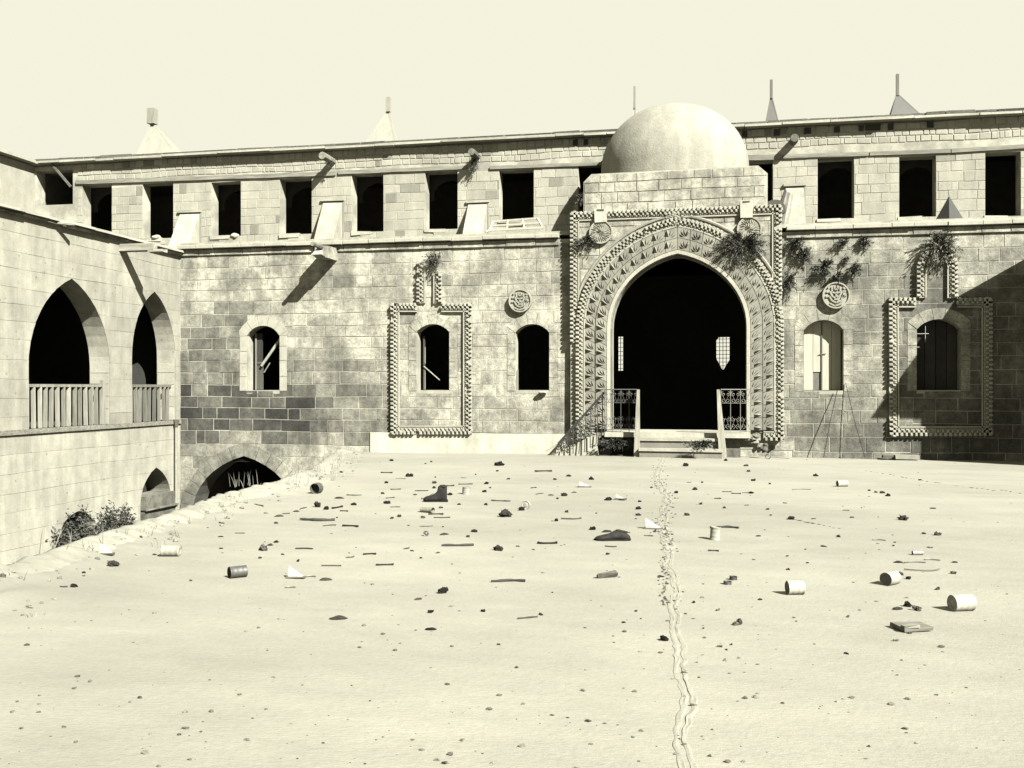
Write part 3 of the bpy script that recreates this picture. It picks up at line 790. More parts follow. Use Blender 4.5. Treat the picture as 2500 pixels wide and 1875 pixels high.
q.build('broken_masonry', STONE, stT)

def post(px0, px1, pxt0, pxt1, yb, label):
    a = onY(px0, 1112, yl-.3)[0]; b_ = onY(px1, 1112, yl-.3)[0]; c = onY(pxt0, 948, yl-.3)[0]; d_ = onY(pxt1, 948, yl-.3)[0]
    zb_, zt_ = GZF-.05, onY(1650, 951, yl-.3)[1]
    q = MB(); Y0, Y1 = yl-.32, yl-.16
    n = 7
    for i in range(n+1):
        f = i/n; j = .006*noise.noise(Vector((i*1.3, px0, 0)))
        xa, xb = a+(c-a)*f+j, b_+(d_-b_)*f+j
        q.v += [(xa, Y0, zb_+(zt_-zb_)*f), (xb, Y0, zb_+(zt_-zb_)*f), (xb, Y1, zb_+(zt_-zb_)*f), (xa, Y1, zb_+(zt_-zb_)*f)]; q.t += [.175]*4
    for i in range(n):
        for k in range(4): q.f.append((i*4+k, i*4+(k+1) % 4, i*4+4+(k+1) % 4, i*4+4+k))
    q.f.append((n*4, n*4+1, n*4+2, n*4+3))
    o = q.build('newel_post', WOOD); tag(o, label, 'post', 'tapered posts flanking the portal steps'); return o
post(1547, 1562, 1555, 1561, 0, 'straight pale tapering post left of the portal steps')
post(1755, 1776, 1750, 1757, 0, 'leaning cracked tapering post right of the portal steps')

# wrought iron
def scroll(mb, c, r, turns, dirn, Y, a0=0, th=.0065, tone=.02):
    pts = []
    n = int(14*turns)
    for i in range(n+1):
        a = a0+dirn*2*pi*turns*i/n; rr_ = r*(1-.85*i/n); pts.append((c[0]+rr_*cos(a), Y, c[1]+rr_*sin(a)))
    mb.tube(pts, th, 4, tone, cap=False)
def panel(name, label, x0, x1, z0, z1, Y, tone):
    t_ = thing(name, label, 'railing', ((x0+x1)/2, Y, z0), 'wrought iron railings of the portal landing')
    q = MB(); q.tube([(x0, Y, z1), (x1, Y, z1)], .016, 5, tone); q.tube([(x0, Y, z0+.06), (x1, Y, z0+.06)], .012, 5, tone); q.tube([(x0, Y, z1-.36), (x1, Y, z1-.36)], .009, 4, tone)
    q.build('rail', IRON, t_)
    n = max(3, round((x1-x0)/.22))
    for i in range(n+1):
        x = x0+(x1-x0)*i/n; q = MB(); q.tube([(x, Y, z0-.05), (x, Y, z1)], .010, 4, tone); q.build('bar', IRON, t_)
    for i in range(n):
        xa, xb = x0+(x1-x0)*i/n, x0+(x1-x0)*(i+1)/n; xm = (xa+xb)/2; w_ = (xb-xa)
        for (zc, zz_) in ((z1-.12, 1), (z1-.30, -1), (z0+.36, 1), (z0+.18, -1)):
            q = MB(); scroll(q, (xm-w_*.25, zc), w_*.26, 1.15, 1, Y, pi/2 if zz_ > 0 else -pi/2, tone=tone); scroll(q, (xm+w_*.25, zc), w_*.26, 1.15, -1, Y, pi/2 if zz_ > 0 else -pi/2, tone=tone); q.build('scroll', IRON, t_)
    q = MB()
    for i in range(n):
        xa, xb = x0+(x1-x0)*i/n, x0+(x1-x0)*(i+1)/n; xm = (xa+xb)/2
        for za, zb in ((z1-.02, z1-.34), (z0+.08, z0+.40)):
            q = MB(); q.tube([(xa, Y, za), (xm, Y, zb), (xb, Y, za)], .008, 4, tone); q.build('brace', IRON, t_)
    return t_
zr = onY(1650, 951, yl)[1]
panel('iron_railing', 'dark scrolled iron railing between the left jamb and the left post', lx_a, sx0-.05, zt, zr, yl+.03, .03)
panel('iron_railing', 'greyish scrolled iron railing right of the leaning post', sx1+.05, lx_b, zt, zr, yl+.03, .10)
# sloping stair rail
hr = thing('stair_handrail', 'rusty iron handrail with scrolls descending left beside the portal arch', 'railing', (fxL, yl, GZF))
p0 = (lx_a-.02, yl+.1, onY(1470, 958, yl)[1]); p1_ = onY(1362, 1083, yl); p1 = (p1_[0], yl+.1, p1_[1])
q = MB(); q.tube([p0, p1], .035, 6, .012); q.build('rail', IRON, hr)
q = MB(); p2 = (p1[0]-.35, yl+.1, GZF+.1); q.tube([p1, p2], .010, 5, .13); q.build('lower_rail', IRON, hr)
for i in range(8):
    f = (i+.3)/8; x = p0[0]+(p1[0]-p0[0])*f; z_ = p0[2]+(p1[2]-p0[2])*f
    zb_ = max(zt-.9*f-.2, GZF+.05)
    q = MB(); q.tube([(x, yl+.1, z_), (x+.03*sin(i*2), yl+.1, (z_+zb_)/2), (x-.02, yl+.1, zb_)], .016, 4, .015); q.build('bar', IRON, hr)
    q = MB()
    for k in range(3):
        if z_-.14-.2*k > zb_+.1: scroll(q, (x-.08, z_-.16-.2*k), .075, 1.4, 1 if k % 2 else -1, yl+.1, 1.0, tone=.02, th=.011)
    if q.v: q.build('scroll', IRON, hr)
# ------------------------------------------------------------------ the upper storey
upT = thing('upper_storey', 'set back upper storey of pale masonry with a row of dark openings under timber lintels', 'building', (-4, D2, ZCOR))
mpU = mapY(D2)
ux = lambda px, py=480: onY(px, py, D2)[0]
uz = lambda px, py: onY(px, py, D2)[1]
UW = [(88, 178, 415, 500), (201, 273, 451, 590), (348, 423, 447, 582), (516, 588, 444, 577), (683, 761, 436, 572), (859, 936, 424, 566), (1038, 1117, 418, 560),
      (1219, 1303, 415, 537), (1412, 1492, 401, 545), (1806, 1887, 393, 556), (1996, 2085, 385, 534), (2195, 2285, 382, 530), (2405, 2492, 372, 528), (2600, 2690, 362, 520)]
UX0, UX1 = -24.2, XEND
zroof = 8.08
holes = []
for l, r, t_, b_ in UW:
    c = (l+r)/2; holes.append(ccw(rect(ux(l), ux(r), uz(c, b_), uz(c, t_))))
m = MB(); backing(m, mpU, UX0, UX1, ZCOR-.1, zroof-.1, holes, tone=.19)
for h in holes: reveal(m, mpU, h, 0, -.5, tone=.19)
m.build('wall', MORTAR, upT)
zb1, zb0 = 7.30, 7.06
beam_z = lambda x: 7.19
# facing: three rubble courses above the beams, big stones below
def tf(x, z, rr):
    t = rr.gauss(.168, .009)+.01*noise.noise(Vector((x, z, 4)))
    if rr.random() < .05: t *= .62
    return max(.1, min(.215, t))
czs = [7.40, 7.60, 7.80, 8.02]
facing(upT, mpU, ux(190), UX1-3, czs, (.2, .42), [], tf, mat=PALE, seed=21, depth=.018, joint=.02, budget=150, cham=.012, wob=.02)
lowc = courses(ZCOR+.2, 7.12, .26, .36, 22)
facing(upT, mpU, ux(190), UX1-3, lowc, (.3, .75), holes, tf, mat=PALE, seed=23, depth=.010, joint=.011, budget=150, cham=.008)
# timber lintel beams running over the openings
for (a, ya, b_, yb, th_) in ((187, 446, 820, 424, 10), (827, 422, 1140, 409, 9), (1197, 410, 1500, 399, 8), (1790, 386, 1908, 384, 12), (1912, 383, 2120, 376, 9), (2123, 376, 2320, 369, 9), (2322, 369, 2600, 352, 9)):
    xa, za = onY(a, ya, D2); xb, zb = onY(b_, yb, D2); hh = th_/F*32/1.9
    q = MB(); n = 12
    for i in range(n+1):
        f = i/n; x = xa+(xb-xa)*f; zc = za+(zb-za)*f; j = .015*noise.noise(Vector((x*1.1, 0, 0)))
        q.v += [(x, D2-.07+j, zc-hh+j), (x, D2-.07+j, zc+hh*.9+j), (x, D2+.3, zc+hh), (x, D2+.3, zc-hh)]; q.t += [.115]*4
    for i in range(n):
        for k in range(4): q.f.append((i*4+k, i*4+(k+1) % 4, i*4+4+(k+1) % 4, i*4+4+k))
    q.f += [(0,1,2,3), (n*4+3, n*4+2, n*4+1, n*4)]
    q.build('lintel_beam', BEAMW, upT)
# sill slabs, thin rods under the lintels
for i, (l, r, t_, b_) in enumerate(UW):
    c = (l+r)/2; x0, x1 = ux(l), ux(r); z_ = uz(c, b_)
    if i > 0 and i not in (8, 9):
        q = MB(); q.box(x0-.02, x0+(x1-x0)*.62, D2-.05, D2+.48, z_-.1, z_+.02, .19, jit=.02); q.box(x0+.3, x0+(x1-x0)*.75, D2-.03, D2+.3, z_-.2, z_-.07, .18, jit=.02); q.build('sill', PALE, upT)
for i in (2, 10, 11, 9):
    l, r, t_, b_ = UW[i]; c = (l+r)/2; q = MB(); q.box(ux(l), ux(r), D2+.08, D2+.12, uz(c, t_+(8 if i == 10 else 3)), uz(c, t_+(8 if i == 10 else 3))+.035, .13); q.build('lintel_rod', BEAMW, upT)
# roof: slabs of the eave over a dark void, and mud roof above
m = MB(); m.box(UX0-3, UX1, D2+.02, D2+6.2, zroof-.10, zroof-.03, .1); m.build('roof_deck', DARK, upT)
m = MB(); m.box(UX0-3, UX1, D2-.12, D2+6.4, zroof+.055, zroof+.15, .10, jit=.0); m.build('mud_roof', RUBBLE, upT)
rr = random.Random(31); u = UX0-1
while u < UX1-1:
    w_ = rr.uniform(.6, 2.2); dz = rr.uniform(-.022, .012)
    q = MB(); q.box(u+.005, u+w_-.005, D2-.31+rr.uniform(-.03, .03), D2+.4, zroof-.03+dz, zroof+.045+dz, .195*rr.uniform(.92, 1.03), jit=.008); q.build('eave_slab', PALE, upT); u += w_
u = UX0-1
m = MB()
while u < UX1-1:
    w_ = rr.uniform(.5, 1.6); q = MB(); m.box(u, u+w_*.93, D2-.20, D2-.13, zroof+.06, zroof+.135+rr.uniform(-.02, .02), .05*rr.uniform(.6, 1.6), jit=.01); u += w_
m.build('roof_edge', RUBBLE, upT)
# beam holes beneath the eave on the right
for px, w_ in ((1818, .16), (1896, .16), (1972, .2), (2043, .16), (2102, .14), (2131, .42), (2174, .15), (2270, .18), (1405, .15), (1430, .14)):
    x, z_ = onY(px, 945-(945-300-(2334-px)*.05-24), D2); q = MB(); q.box(x-w_/2, x+w_/2, D2-.06, D2+.02, 7.80, 7.98, .02, jit=.012); q.build('joist_end', BEAMW, upT)
# dark rooms
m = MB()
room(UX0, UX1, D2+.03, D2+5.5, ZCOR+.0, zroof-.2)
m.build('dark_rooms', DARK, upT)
# rounded inner arches seen in the openings
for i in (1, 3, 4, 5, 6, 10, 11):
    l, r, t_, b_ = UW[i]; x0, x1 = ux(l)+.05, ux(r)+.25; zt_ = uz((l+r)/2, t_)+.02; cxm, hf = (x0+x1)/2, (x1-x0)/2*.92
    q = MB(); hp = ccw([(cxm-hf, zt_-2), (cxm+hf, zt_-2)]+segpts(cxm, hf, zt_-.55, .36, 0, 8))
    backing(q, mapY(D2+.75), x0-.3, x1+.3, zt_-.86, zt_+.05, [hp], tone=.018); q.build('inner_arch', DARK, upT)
# wedge shaped chutes leaning on the wall
def chute(pxl, pxr, pyt, pyb, p, label, tone=.172):
    xa, xb = ux(pxl), ux(pxr); zt_ = uz((pxl+pxr)/2, pyt); zb_ = ZCOR+.2
    t_ = thing('sloping_chute', label, 'chute', ((xa+xb)/2, D2, zb_), 'sloping plastered chutes on the walkway')
    q = MB(); Y0 = D2-.03; Y1 = D2-p
    q.add([(xa, Y0, zt_), (xb, Y0, zt_), (xb, Y1, zb_), (xa, Y1, zb_), (xa, Y0, zb_), (xb, Y0, zb_)], [(0,1,2,3), (0,3,4), (1,5,2), (4,3,2,5)], tone); q.build('slope', PLASTER, t_)
    q = MB(); q.box(xa-.07, xb+.07, D2-.10, D2-.0, zt_+.02, zt_+.10, .16, jit=.006); q.box(xb+.01, xb+.05, D2-.06, D2-.0, zb_, zt_+.015, .12); q.build('surround', PALE, t_)
chute(441, 489, 521, 592, 1.1, 'plastered chute nearest the left wing, below the second opening')
chute(790, 837, 493, 582, 1.15, 'plastered chute under the left roof spout between openings four and five', .172)
chute(1144, 1190, 497, 575, 1.2, 'plastered chute beside the wooden frame lying on the walkway', .172)
chute(1918, 1962, 457, 545, 1.0, 'plastered chute right of the dome with planks leaning on it', .165)
# strut in the open bay at the far left, ragged plaster
q = MB(); a = onY(150, 418, D2-.02); b_ = onY(179, 458, D2-.02); stick(q, (a[0]-.3, D2-.15, a[1]+.25), (b_[0], D2-.15, b_[1]), .07, .07, .06); o = q.build('roof_strut', BEAMW, upT)

# chimney cowls behind the roof edge
def cowl(px, pyb, pya, pxl, pxr, pyp, tone, label, wp=.09, Y=D2+3.0, pos=None, zbase=None):
    xa, za = onY(px, pya, Y); xl, xr = onY(pxl, pyb, Y)[0], onY(pxr, pyb, Y)[0]; zb_ = onY(px, pyb, Y)[1]
    zr_ = zroof+.1 if zbase is None else zbase
    k = (za-zr_)/(za-zb_); xl = xa+(xl-xa)*k; xr = xa+(xr-xa)*k; zb_ = zr_
    t_ = thing('chimney_cowl', label, 'chimney', (xa, Y, zr_), 'pointed sheet cowls on the roof')
    q = MB(); dd = max(.25, (xr-xl)*.35)
    q.add([(xa-.04, Y, za), (xa+.04, Y, za), (xl, Y-dd, zb_), (xr, Y-dd*.6, zb_), (xr, Y+dd, zb_), (xl, Y+dd, zb_)], [(0,2,3,1), (1,3,4), (0,1,4,5), (0,5,2)], tone); q.build('cowl_sheet', SHEET, t_)
    if pyp:
        zp = onY(px, pyp, Y)[1]; xp = onY(px+2, pyp, Y)[0]; q = MB(); q.box(-wp/2, wp/2, -wp/2, wp/2, za-.05, zp, max(.075, tone), M=Matrix.Translation((xa, Y, 0)) @ Matrix.Shear('XY', 4, ((xp-xa)/(zp-za+.01)*0, 0)))
        q.build('cowl_pole', WOOD, t_)
    return t_
cowl(1883, 306, 237, 1868, 1901, 195, .045, 'narrow grey pointed cowl with short pole above the roof right of the dome')
cowl(2191, 287, 230, 2172, 2245, 181, .045, 'broad grey pointed cowl with pole near the right end of the roof')
cowl(1549, 300, 262, 1544, 1551, 211, .12, 'thin pole with a sliver of sheet just behind the dome', wp=.07)
cowl(948, 344, 270, 905, 966, 238, .15, 'cowl toned pale as if overexposed, with stout pole above the middle of the left roof', wp=.16)  # this cowl and the next are toned pale to imitate overexposure
cowl(372, 352, 300, 360, 414, 266, .15, 'cowl toned pale as if overexposed, with wide block, leftmost on the roof', wp=.3)

# stone spouts
def spout(px, py, Y, ln, r, label, tone=.15, vert=.0, kind='round', name='stone_spout'):
    x, z_ = onY(px, py, Y); q = MB()
    if kind == 'round':
        q.tube([(x+.0, Y+.1, z_), (x, Y-ln*.55, z_+.0), (x, Y-ln, z_-vert)], [r*.9, r, r*.95], 10, tone); 
    else:
        q.box(x-r*1.2, x+r*1.2, Y-ln*.55, Y+.1, z_-r, z_+r, tone, jit=.02); q.tube([(x, Y-ln*.5, z_+r*.7), (x, Y-ln, z_+r*.8)], [r*.45, r*.4], 8, tone*.5)
        q.box(x-r*.9, x+r*.9, Y-ln*.8, Y-ln*.5, z_-r*.9, z_-r*.2, tone*1.1, jit=.02)
    o = q.build(name, STONE); tag(o, label, 'spout', 'rain spouts'); return o
spout(808, 622, D, 1.4, .17, 'pale stone rain spout casting a long shadow on the wall above the left window', .19, kind='box')
spout(813, 395, D2, .95, .13, 'round clay rain spout high on the wall above the left roof chute', .15)
spout(1165, 384, D2, .8, .12, 'rain spout tangled with dry plants left of the dome', .10)
spout(1937, 346, D2, .5, .13, 'short round spout under the eave right of the dome', .08)

# wooden frame lying on the walkway; planks and half round frame at the right chute
fT = thing('window_frame', 'bleached wooden window frame lying on the walkway left of the portal', 'frame', (ux(1260), D+1.2, ZCOR+.35))
yA, yB = D+.55, D+1.5
def at2(px, py, Y): x, z_ = onY(px, py, Y); return Vector((x, Y, z_))
c1, c2, c3, c4 = at2(1196, 562, yA), at2(1325, 556, yA), at2(1312, 533, yB), at2(1204, 541, yB)
def lerp(a, b_, f): return a+(b_-a)*f
for f in (0, .33, .66, 1): 
    q = MB(); q.tube([lerp(c1, c2, f), lerp(c4, c3, f)], .035, 4, .20); q.build('frame_bar', PAINTW, fT)
for f in (0, .5, 1):
    q = MB(); q.tube([lerp(c1, c4, f), lerp(c2, c3, f)], .04, 4, .20); q.build('frame_bar', PAINTW, fT)
q = MB(); q.tube([at2(1196, 561, yA), at2(1185, 566, yA-.1)], .03, 4, .18); q.build('frame_bar', PAINTW, fT)
pT = thing('leaning_planks', 'bundle of old planks leaning against the chute right of the dome', 'planks', (ux(1905), D2-1.6, ZCOR+.2))
for i, (a, b_, c, d_, tn_) in enumerate(((1921, 468, 1900, 560, .12), (1926, 470, 1908, 562, .07), (1930, 472, 1915, 562, .17), (1918, 464, 1893, 558, .03), (1934, 476, 1920, 560, .12))):
    q = MB(); A3, B3 = at2(a, b_, D2-1.1), at2(c, d_, D2-1.6); stick(q, A3, B3, .07, .04, tn_); q.build('plank', WOOD, pT)
q = MB(); hc = at2(1910, 522, D2-1.45)
q.v = [tuple(hc+Vector((-.45+.0, 0, -.25)))]+[tuple(hc+Vector((-.45+.5*cos(a)*1.0+.25*sin(a), .0, -.25+.68*sin(a)))) for a in [pi*.15+i*pi*.55/8 for i in range(9)]]
q.t = [.04]*len(q.v); q.f = [(0, i, i+1) for i in range(1, 9)]
n0 = len(q.v); q.v += [(v[0], v[1]+.05, v[2]) for v in q.v]; q.t += [.04]*n0; q.f += [(n0, n0+i+1, n0+i) for i in range(1, 9)]+[(i, i+1, n0+i+1, n0+i) for i in range(1, 9)]
q.build('half_round_panel', WOOD, pT)
# dark triangular hood standing on the walkway at the far right
hT = thing('walkway_hood', 'dark pointed sheet hood standing on the walkway beside the rightmost opening', 'hood', (onY(2318, 500, D+1.6)[0], D+1.6, ZCOR+.3))
q = MB(); Y = D+1.6; a = at2(2317, 478, Y); l, r = at2(2266, 556, Y), at2(2372, 560, Y); mid = at2(2318, 560, Y-.45)
zq_ = ZCOR+.2
for v in (l, r, mid): v.z = zq_
q.add([a, l, mid, r, (a.x, Y+.5, zq_)], [(0,1,2), (0,2,3), (0,3,4), (0,4,1)], .02); q.build('hood_sheet', SHEET, hT)
q = MB(); q.tube([a, a+Vector((-.02, 0, .18))], .012, 5, .05); q.build('hood_tip', IRON, hT)

# ------------------------------------------------------------------ the left wing
lwT = thing('left_wing', 'left wing of the court with tall pointed arches, wooden balustrades and pale plaster below', 'building', (XL, 22, ZC))
mpL = mapX(XL)
wy = lambda px: onX(px, 900, XL)[0]
wz_ = lambda px, py: onX(px, py, XL)[1]
yA1 = wy(268); yAa = wy(175); yA0 = 2*yAa-yA1
yBa = wy(377); yB0 = wy(322); yB1 = min(2*yBa-yB0, 27.72)
zl_ = -1.02                                          # ledge under the balustrades
LH = []
hA = archpoly(yAa, yA1-yAa, zl_, .55, wz_(175, 680)-.55, 66, n=10); hB = archpoly((yB0+yB1)/2, (yB1-yB0)/2, zl_, .9, wz_(377, 712)-.9, 66, n=10)
hA2 = archpoly(yAa-6.3, yA1-yAa, zl_, .55, wz_(175, 680)-.55, 66, n=10)
# lower arches
cC = wy(381); hCw = (wy(418)-wy(343))/2; hC = archpoly(cC, hCw, ZC+.02, wz_(381, 1225), wz_(381, 1141)-wz_(381, 1225), 62, n=8)
cD = wy(190); hDw = (wy(238)-wy(160))/2; hDh = archpoly(cD, hDw, ZC+.02, wz_(190, 1290), wz_(190, 1248)-wz_(190, 1290), 75, n=8)
LZT = 4.12
m = MB(); Ls = [hA, hB, hA2, hC, hDh]
backing(m, mpL, 8, D, ZC, LZT, Ls, tone=.150)
for h in (hA, hB, hA2): reveal(m, mpL, h, 0, -.62, tone=.185)
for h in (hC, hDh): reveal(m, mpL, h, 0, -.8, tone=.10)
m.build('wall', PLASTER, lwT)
def ltone(x, z, rr):
    t = rr.gauss(.155, .005)
    if z < -1.1: t = rr.gauss(.178, .002)
    if -1.6 < z < -.9 or rr.random() < .04: t -= .03*rr.random()
    return t
lc = courses(ZC, LZT-.2, .38, .5, 41)
facing(lwT, mpL, 17, D-.02, [z_ for z_ in lc], (.5, 1.1), Ls, ltone, depth=.007, joint=.006, mat=PLASTER, seed=42, cham=.003, dj=.003, budget=180)
# reveal stones of the right jambs (lit)
for (h, y1) in ((hA, yA1), (hB, yB1)):
    z_ = zl_; rr = random.Random(int(y1*10))
    while z_ < .5:
        hh = rr.uniform(.3, .42); q = MB(); q.box(XL-.60, XL-.03, y1-.014, y1+.05, z_+.008, min(z_+hh, .75)-.006, .205*rr.uniform(.85, 1), jit=.004); q.build('jamb_stone', PALE, lwT); z_ += hh
# the ledge
m = MB(); m.box(XL-.6, XL+.06, 8, D-.02, zl_-.12, zl_, .15, jit=.0); m.build('ledge', RUBBLE, lwT)
# cornice of the wing
u = 8.0; rr = random.Random(50)
while u < D-.05:
    w_ = rr.uniform(.6, 1.2); e = min(u+w_, D+.1)
    q = MB(); q.box(XL-.4, XL+.20+rr.uniform(-.02, .03), u+.005, e-.005, LZT+.06, LZT+.12, .205, jit=.006); q.build('cornice_slab', PALE, lwT)
    q = MB(); q.box(XL-.3, XL+.12+rr.uniform(-.03, .03), u+.005, e-.005, LZT-.02, LZT+.04, .16*rr.uniform(.7, 1.1), jit=.012); q.build('course_stone', STONE, lwT)
    u = e
m = MB(); m.box(XL-8.2, XL-.3, 6, D+3.4, LZT+.02, LZT+.1, .15); m.build('wing_roof', PLASTER, lwT)
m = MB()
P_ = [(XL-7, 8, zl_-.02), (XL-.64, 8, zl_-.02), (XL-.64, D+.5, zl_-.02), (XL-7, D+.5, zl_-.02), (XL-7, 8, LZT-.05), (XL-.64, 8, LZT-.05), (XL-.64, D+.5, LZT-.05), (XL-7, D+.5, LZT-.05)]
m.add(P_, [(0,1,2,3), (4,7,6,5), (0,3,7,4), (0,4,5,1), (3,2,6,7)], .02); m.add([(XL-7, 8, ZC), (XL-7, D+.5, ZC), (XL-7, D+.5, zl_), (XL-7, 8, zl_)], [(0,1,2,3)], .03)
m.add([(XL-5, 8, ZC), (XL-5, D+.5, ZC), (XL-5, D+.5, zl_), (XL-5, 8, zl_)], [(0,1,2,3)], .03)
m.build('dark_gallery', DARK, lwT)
# upper storey of the wing, far back
m = MB(); m.box(-27, -24.1, 6, D2+.4, LZT, 8.0, .17); m.build('upper_wall', PALE, lwT)
m = MB(); m.box(-27, -23.8, 6, D2-.35, 8.04, 8.14, .19); m.build('upper_eave', PALE, lwT)
# balustrades of wooden slats
def balustrade(y0, y1, n, label, tone, post_=True):
    t_ = thing('wooden_balustrade', label, 'balustrade', (XL, (y0+y1)/2, zl_), 'wooden slat balustrades of the left wing arches')
    q = MB(); q.box(XL-.20, XL-.10, y0, y1, .0, .075, tone*.75, jit=.004); q.build('handrail', WOOD, t_)
    rr = random.Random(int(y0*7))
    for i in range(n):
        y = y0+(y1-y0)*(i+.5)/n+rr.uniform(-.02, .02); w_ = .026*rr.uniform(.8, 1.4)
        q = MB(); q.box(-.045, .045, -w_, w_, zl_-.02, .0, tone*rr.uniform(.55, 1.15), M=Matrix.Translation((XL-.15, y, 0)) @ Matrix.Rotation(rr.uniform(-.03, .03), 4, 'X')); q.build('slat', WOOD, t_)
    if post_: q = MB(); q.box(XL-.20, XL-.10, y1-.12, y1-.0, zl_, .19, tone, jit=.004); q.build('end_post', WOOD, t_)
    return t_
balustrade(yAa-(yA1-yAa)+.02, yA1-.05, 14, 'bleached slat balustrade in the large arch at the left edge', .17)
balustrade(yB0+.02, yB1-.05, 9, 'darker slat balustrade in the narrow arch next to the corner', .11, False)
# wooden spout of the wing with its bracket
q = MB(); y_, z_ = onX(296, 606, XL); q.box(XL-.05, XL+1.05, y_-.11, y_+.11, z_-.10, z_+.10, .15, jit=.015); q.box(XL+.9, XL+1.35, y_-.10, y_+.10, z_-.14, z_-.07, .19, jit=.02, M=None)
o = q.build('wooden_spout', BEAMW); tag(o, 'boxed wooden rain spout below the eave of the left wing', 'spout', 'rain spouts')
q = MB(); y_ = wy(140); zz = wz_(140, 545); q.tube([(XL-.1, y_-.3, zz), (XL+.42, y_+.1, zz-.02)], .06, 8, .14); o = q.build('broken_pipe', BEAMW); tag(o, 'broken stub of pipe under the eave at the left edge', 'pipe')
# downpipe in the corner
q = MB(); q.tube([(XL+.12, D-.42, zl_-.15), (XL+.12, D-.42, ZC+.1)], .045, 8, .14); q.tube([(XL+.12, D-.42, zl_+.02), (XL+.12, D-.42, zl_-.25)], [.10, .04], 8, .05); o = q.build('downpipe', TIN); tag(o, 'thin rain downpipe with funnel head in the corner of the two wings', 'pipe')
# low stone block in the corner arch
q = MB(); q.box(XL-.5, XL+.12, cC-hCw+.05, cC+hCw+.05, ZC, wz_(381, 1205), .085, jit=.03); q.box(XL-.6, XL+.2, cC-hCw-.0, cC+hCw+.08, wz_(381, 1236)-.05, wz_(381, 1236), .10, jit=.02); o = q.build('stone_block', STONE); tag(o, 'stone block standing in the small arch by the corner below', 'block')

# ------------------------------------------------------------------ right wing (outside the picture; it throws the big shadow)
def back(px, py):                                  # shadow point on the front wall -> edge of the caster on the plane x = XR
    x, z_ = f1(px, py); k = (XR-x)/(-L.x/L.y)
    return (D-k, z_+k*(-L.z/L.y))
P_low = back(2240, 1150); P_w = back(2246, 1062); P_w2 = back(2250, 1026); P_tip = back(2122, 1024); P_s = back(2240, 862); P_e = back(2336, 726); 
Z_t = f1(2540, 600)[1]
rw = thing('right_wing', 'projecting stair block of the right wing outside the view', 'building', (XR, D-2, ZC))
prof = ccw([(D-.02, ZC), (D-.02, Z_t), P_e, P_s, P_tip, (P_w2[0], P_tip[1]-.02), (P_w[0], P_w[1]), (P_w[0], ZC)])
q = MB(); vs = [(XR, a, b_) for a, b_ in prof]+[(XR+3, a, b_) for a, b_ in prof]; n = len(prof)
q.add(vs, [(i, (i+1) % n, n+(i+1) % n, n+i) for i in range(n)], .05)
# sides as a fan of convex pieces
main = [(D-.02, ZC), (D-.02, Z_t), P_e, P_s, (P_w2[0], P_tip[1]), (P_w[0], P_w[1]), (P_w[0], ZC)]
for X in (XR, XR+3):
    q.add([(X, a, b_) for a, b_ in main], [tuple(range(len(main)))], .05)
    q.add([(X, *P_s), (X, *P_tip), (X, P_w2[0], P_tip[1])], [(0,1,2)], .05)
q.build('stair_block', PLASTER, rw)
# ------------------------------------------------------------------ plants
def shrub(name, label, px, py, Y, w, h, tone, n=700, hang=.5, seed=0, leaf=.035, spikes=14, X=None, stems=True):
    """stems fan out from a root in the wall; narrow leaves all along them"""
    rr = random.Random(seed)
    if X is None: x, z_ = onY(px, py, Y); root = Vector((x, Y, z_))
    else: y_, z_ = onX(px, py, X); root = Vector((X, y_, z_))
    t_ = thing(name, label, 'plant', root, 'shrubs rooted in the masonry')
    st, lf = MB(), MB()
    for i in range(spikes*2):
        a = rr.uniform(0, 2*pi); q = sqrt(rr.random())
        tipo = Vector((cos(a)*w/2*q, 0, sin(a)*h/2*q)); out = rr.uniform(.10, .35)*min(w, h)+.05
        tip = tipo+(Vector((0, -out, 0)) if X is None else Vector((out, cos(a)*w/2*q, 0)))
        if X is not None: tip = Vector((out, cos(a)*w/2*q, sin(a)*h/2*q))
        p0 = root+Vector((0, .02, 0)); p1 = root+tip*.5+Vector((0, 0, .08*h)); p2 = root+tip-Vector((0, 0, hang*.15*h))
        if X is None:
            base = root+tipo*.35; p0 = base+Vector((0, .02, 0))
        st.tube([p0, p1, p2], [.008, .006, .003], 3, tone*1.2, cap=False)
        for j in range(n//spikes//2):
            f = rr.uniform(.15, 1.05); p = (p0*(1-f)**2+p1*2*f*(1-f)+p2*f*f)
            p = p+Vector((rr.gauss(0, .028), rr.gauss(0, .03), rr.gauss(0, .028)))
            d = ((p2-p0).normalized()+Vector((rr.uniform(-.9, .9), rr.uniform(-.8, .3), rr.uniform(-.9, .9)))).normalized(); s = d.orthogonal().normalized()
            s = (s*cos(j)+d.cross(s)*sin(j)); ln = leaf*rr.uniform(.7, 1.6)
            lf.add([p-d*ln, p+s*ln*.24, p+d*ln, p-s*ln*.24], [(0,1,2,3)], tone*rr.uniform(.5, 1.7))
    st.build('stem', LEAF, t_); lf.build('foliage', LEAF, t_); return t_
shrub('caper_shrub', 'large dark shrub spilling over the right shoulder of the portal arch', 1812, 600, D-PR-.05, 1.55, .95, .028, 3600, seed=1, spikes=34)
shrub('caper_shrub', 'thin dark twigs hanging beside the left medallion of the portal', 1430, 590, D-PR-.05, .7, .55, .03, 900, seed=2, spikes=14)
shrub('caper_shrub', 'sparse shrub on top of the narrow toothed frame over the second window', 1064, 636, D-.05, .75, .75, .035, 750, seed=3, spikes=18)
shrub('caper_shrub', 'dark trailing shrub right beside the portal frame under the cornice', 1940, 600, D-.05, .6, .75, .03, 900, seed=4, spikes=14)
shrub('caper_shrub', 'round dark shrub a step right of the portal, above the other wall shrubs', 1962, 625, D-.05, .55, .55, .03, 900, seed=5, spikes=12)
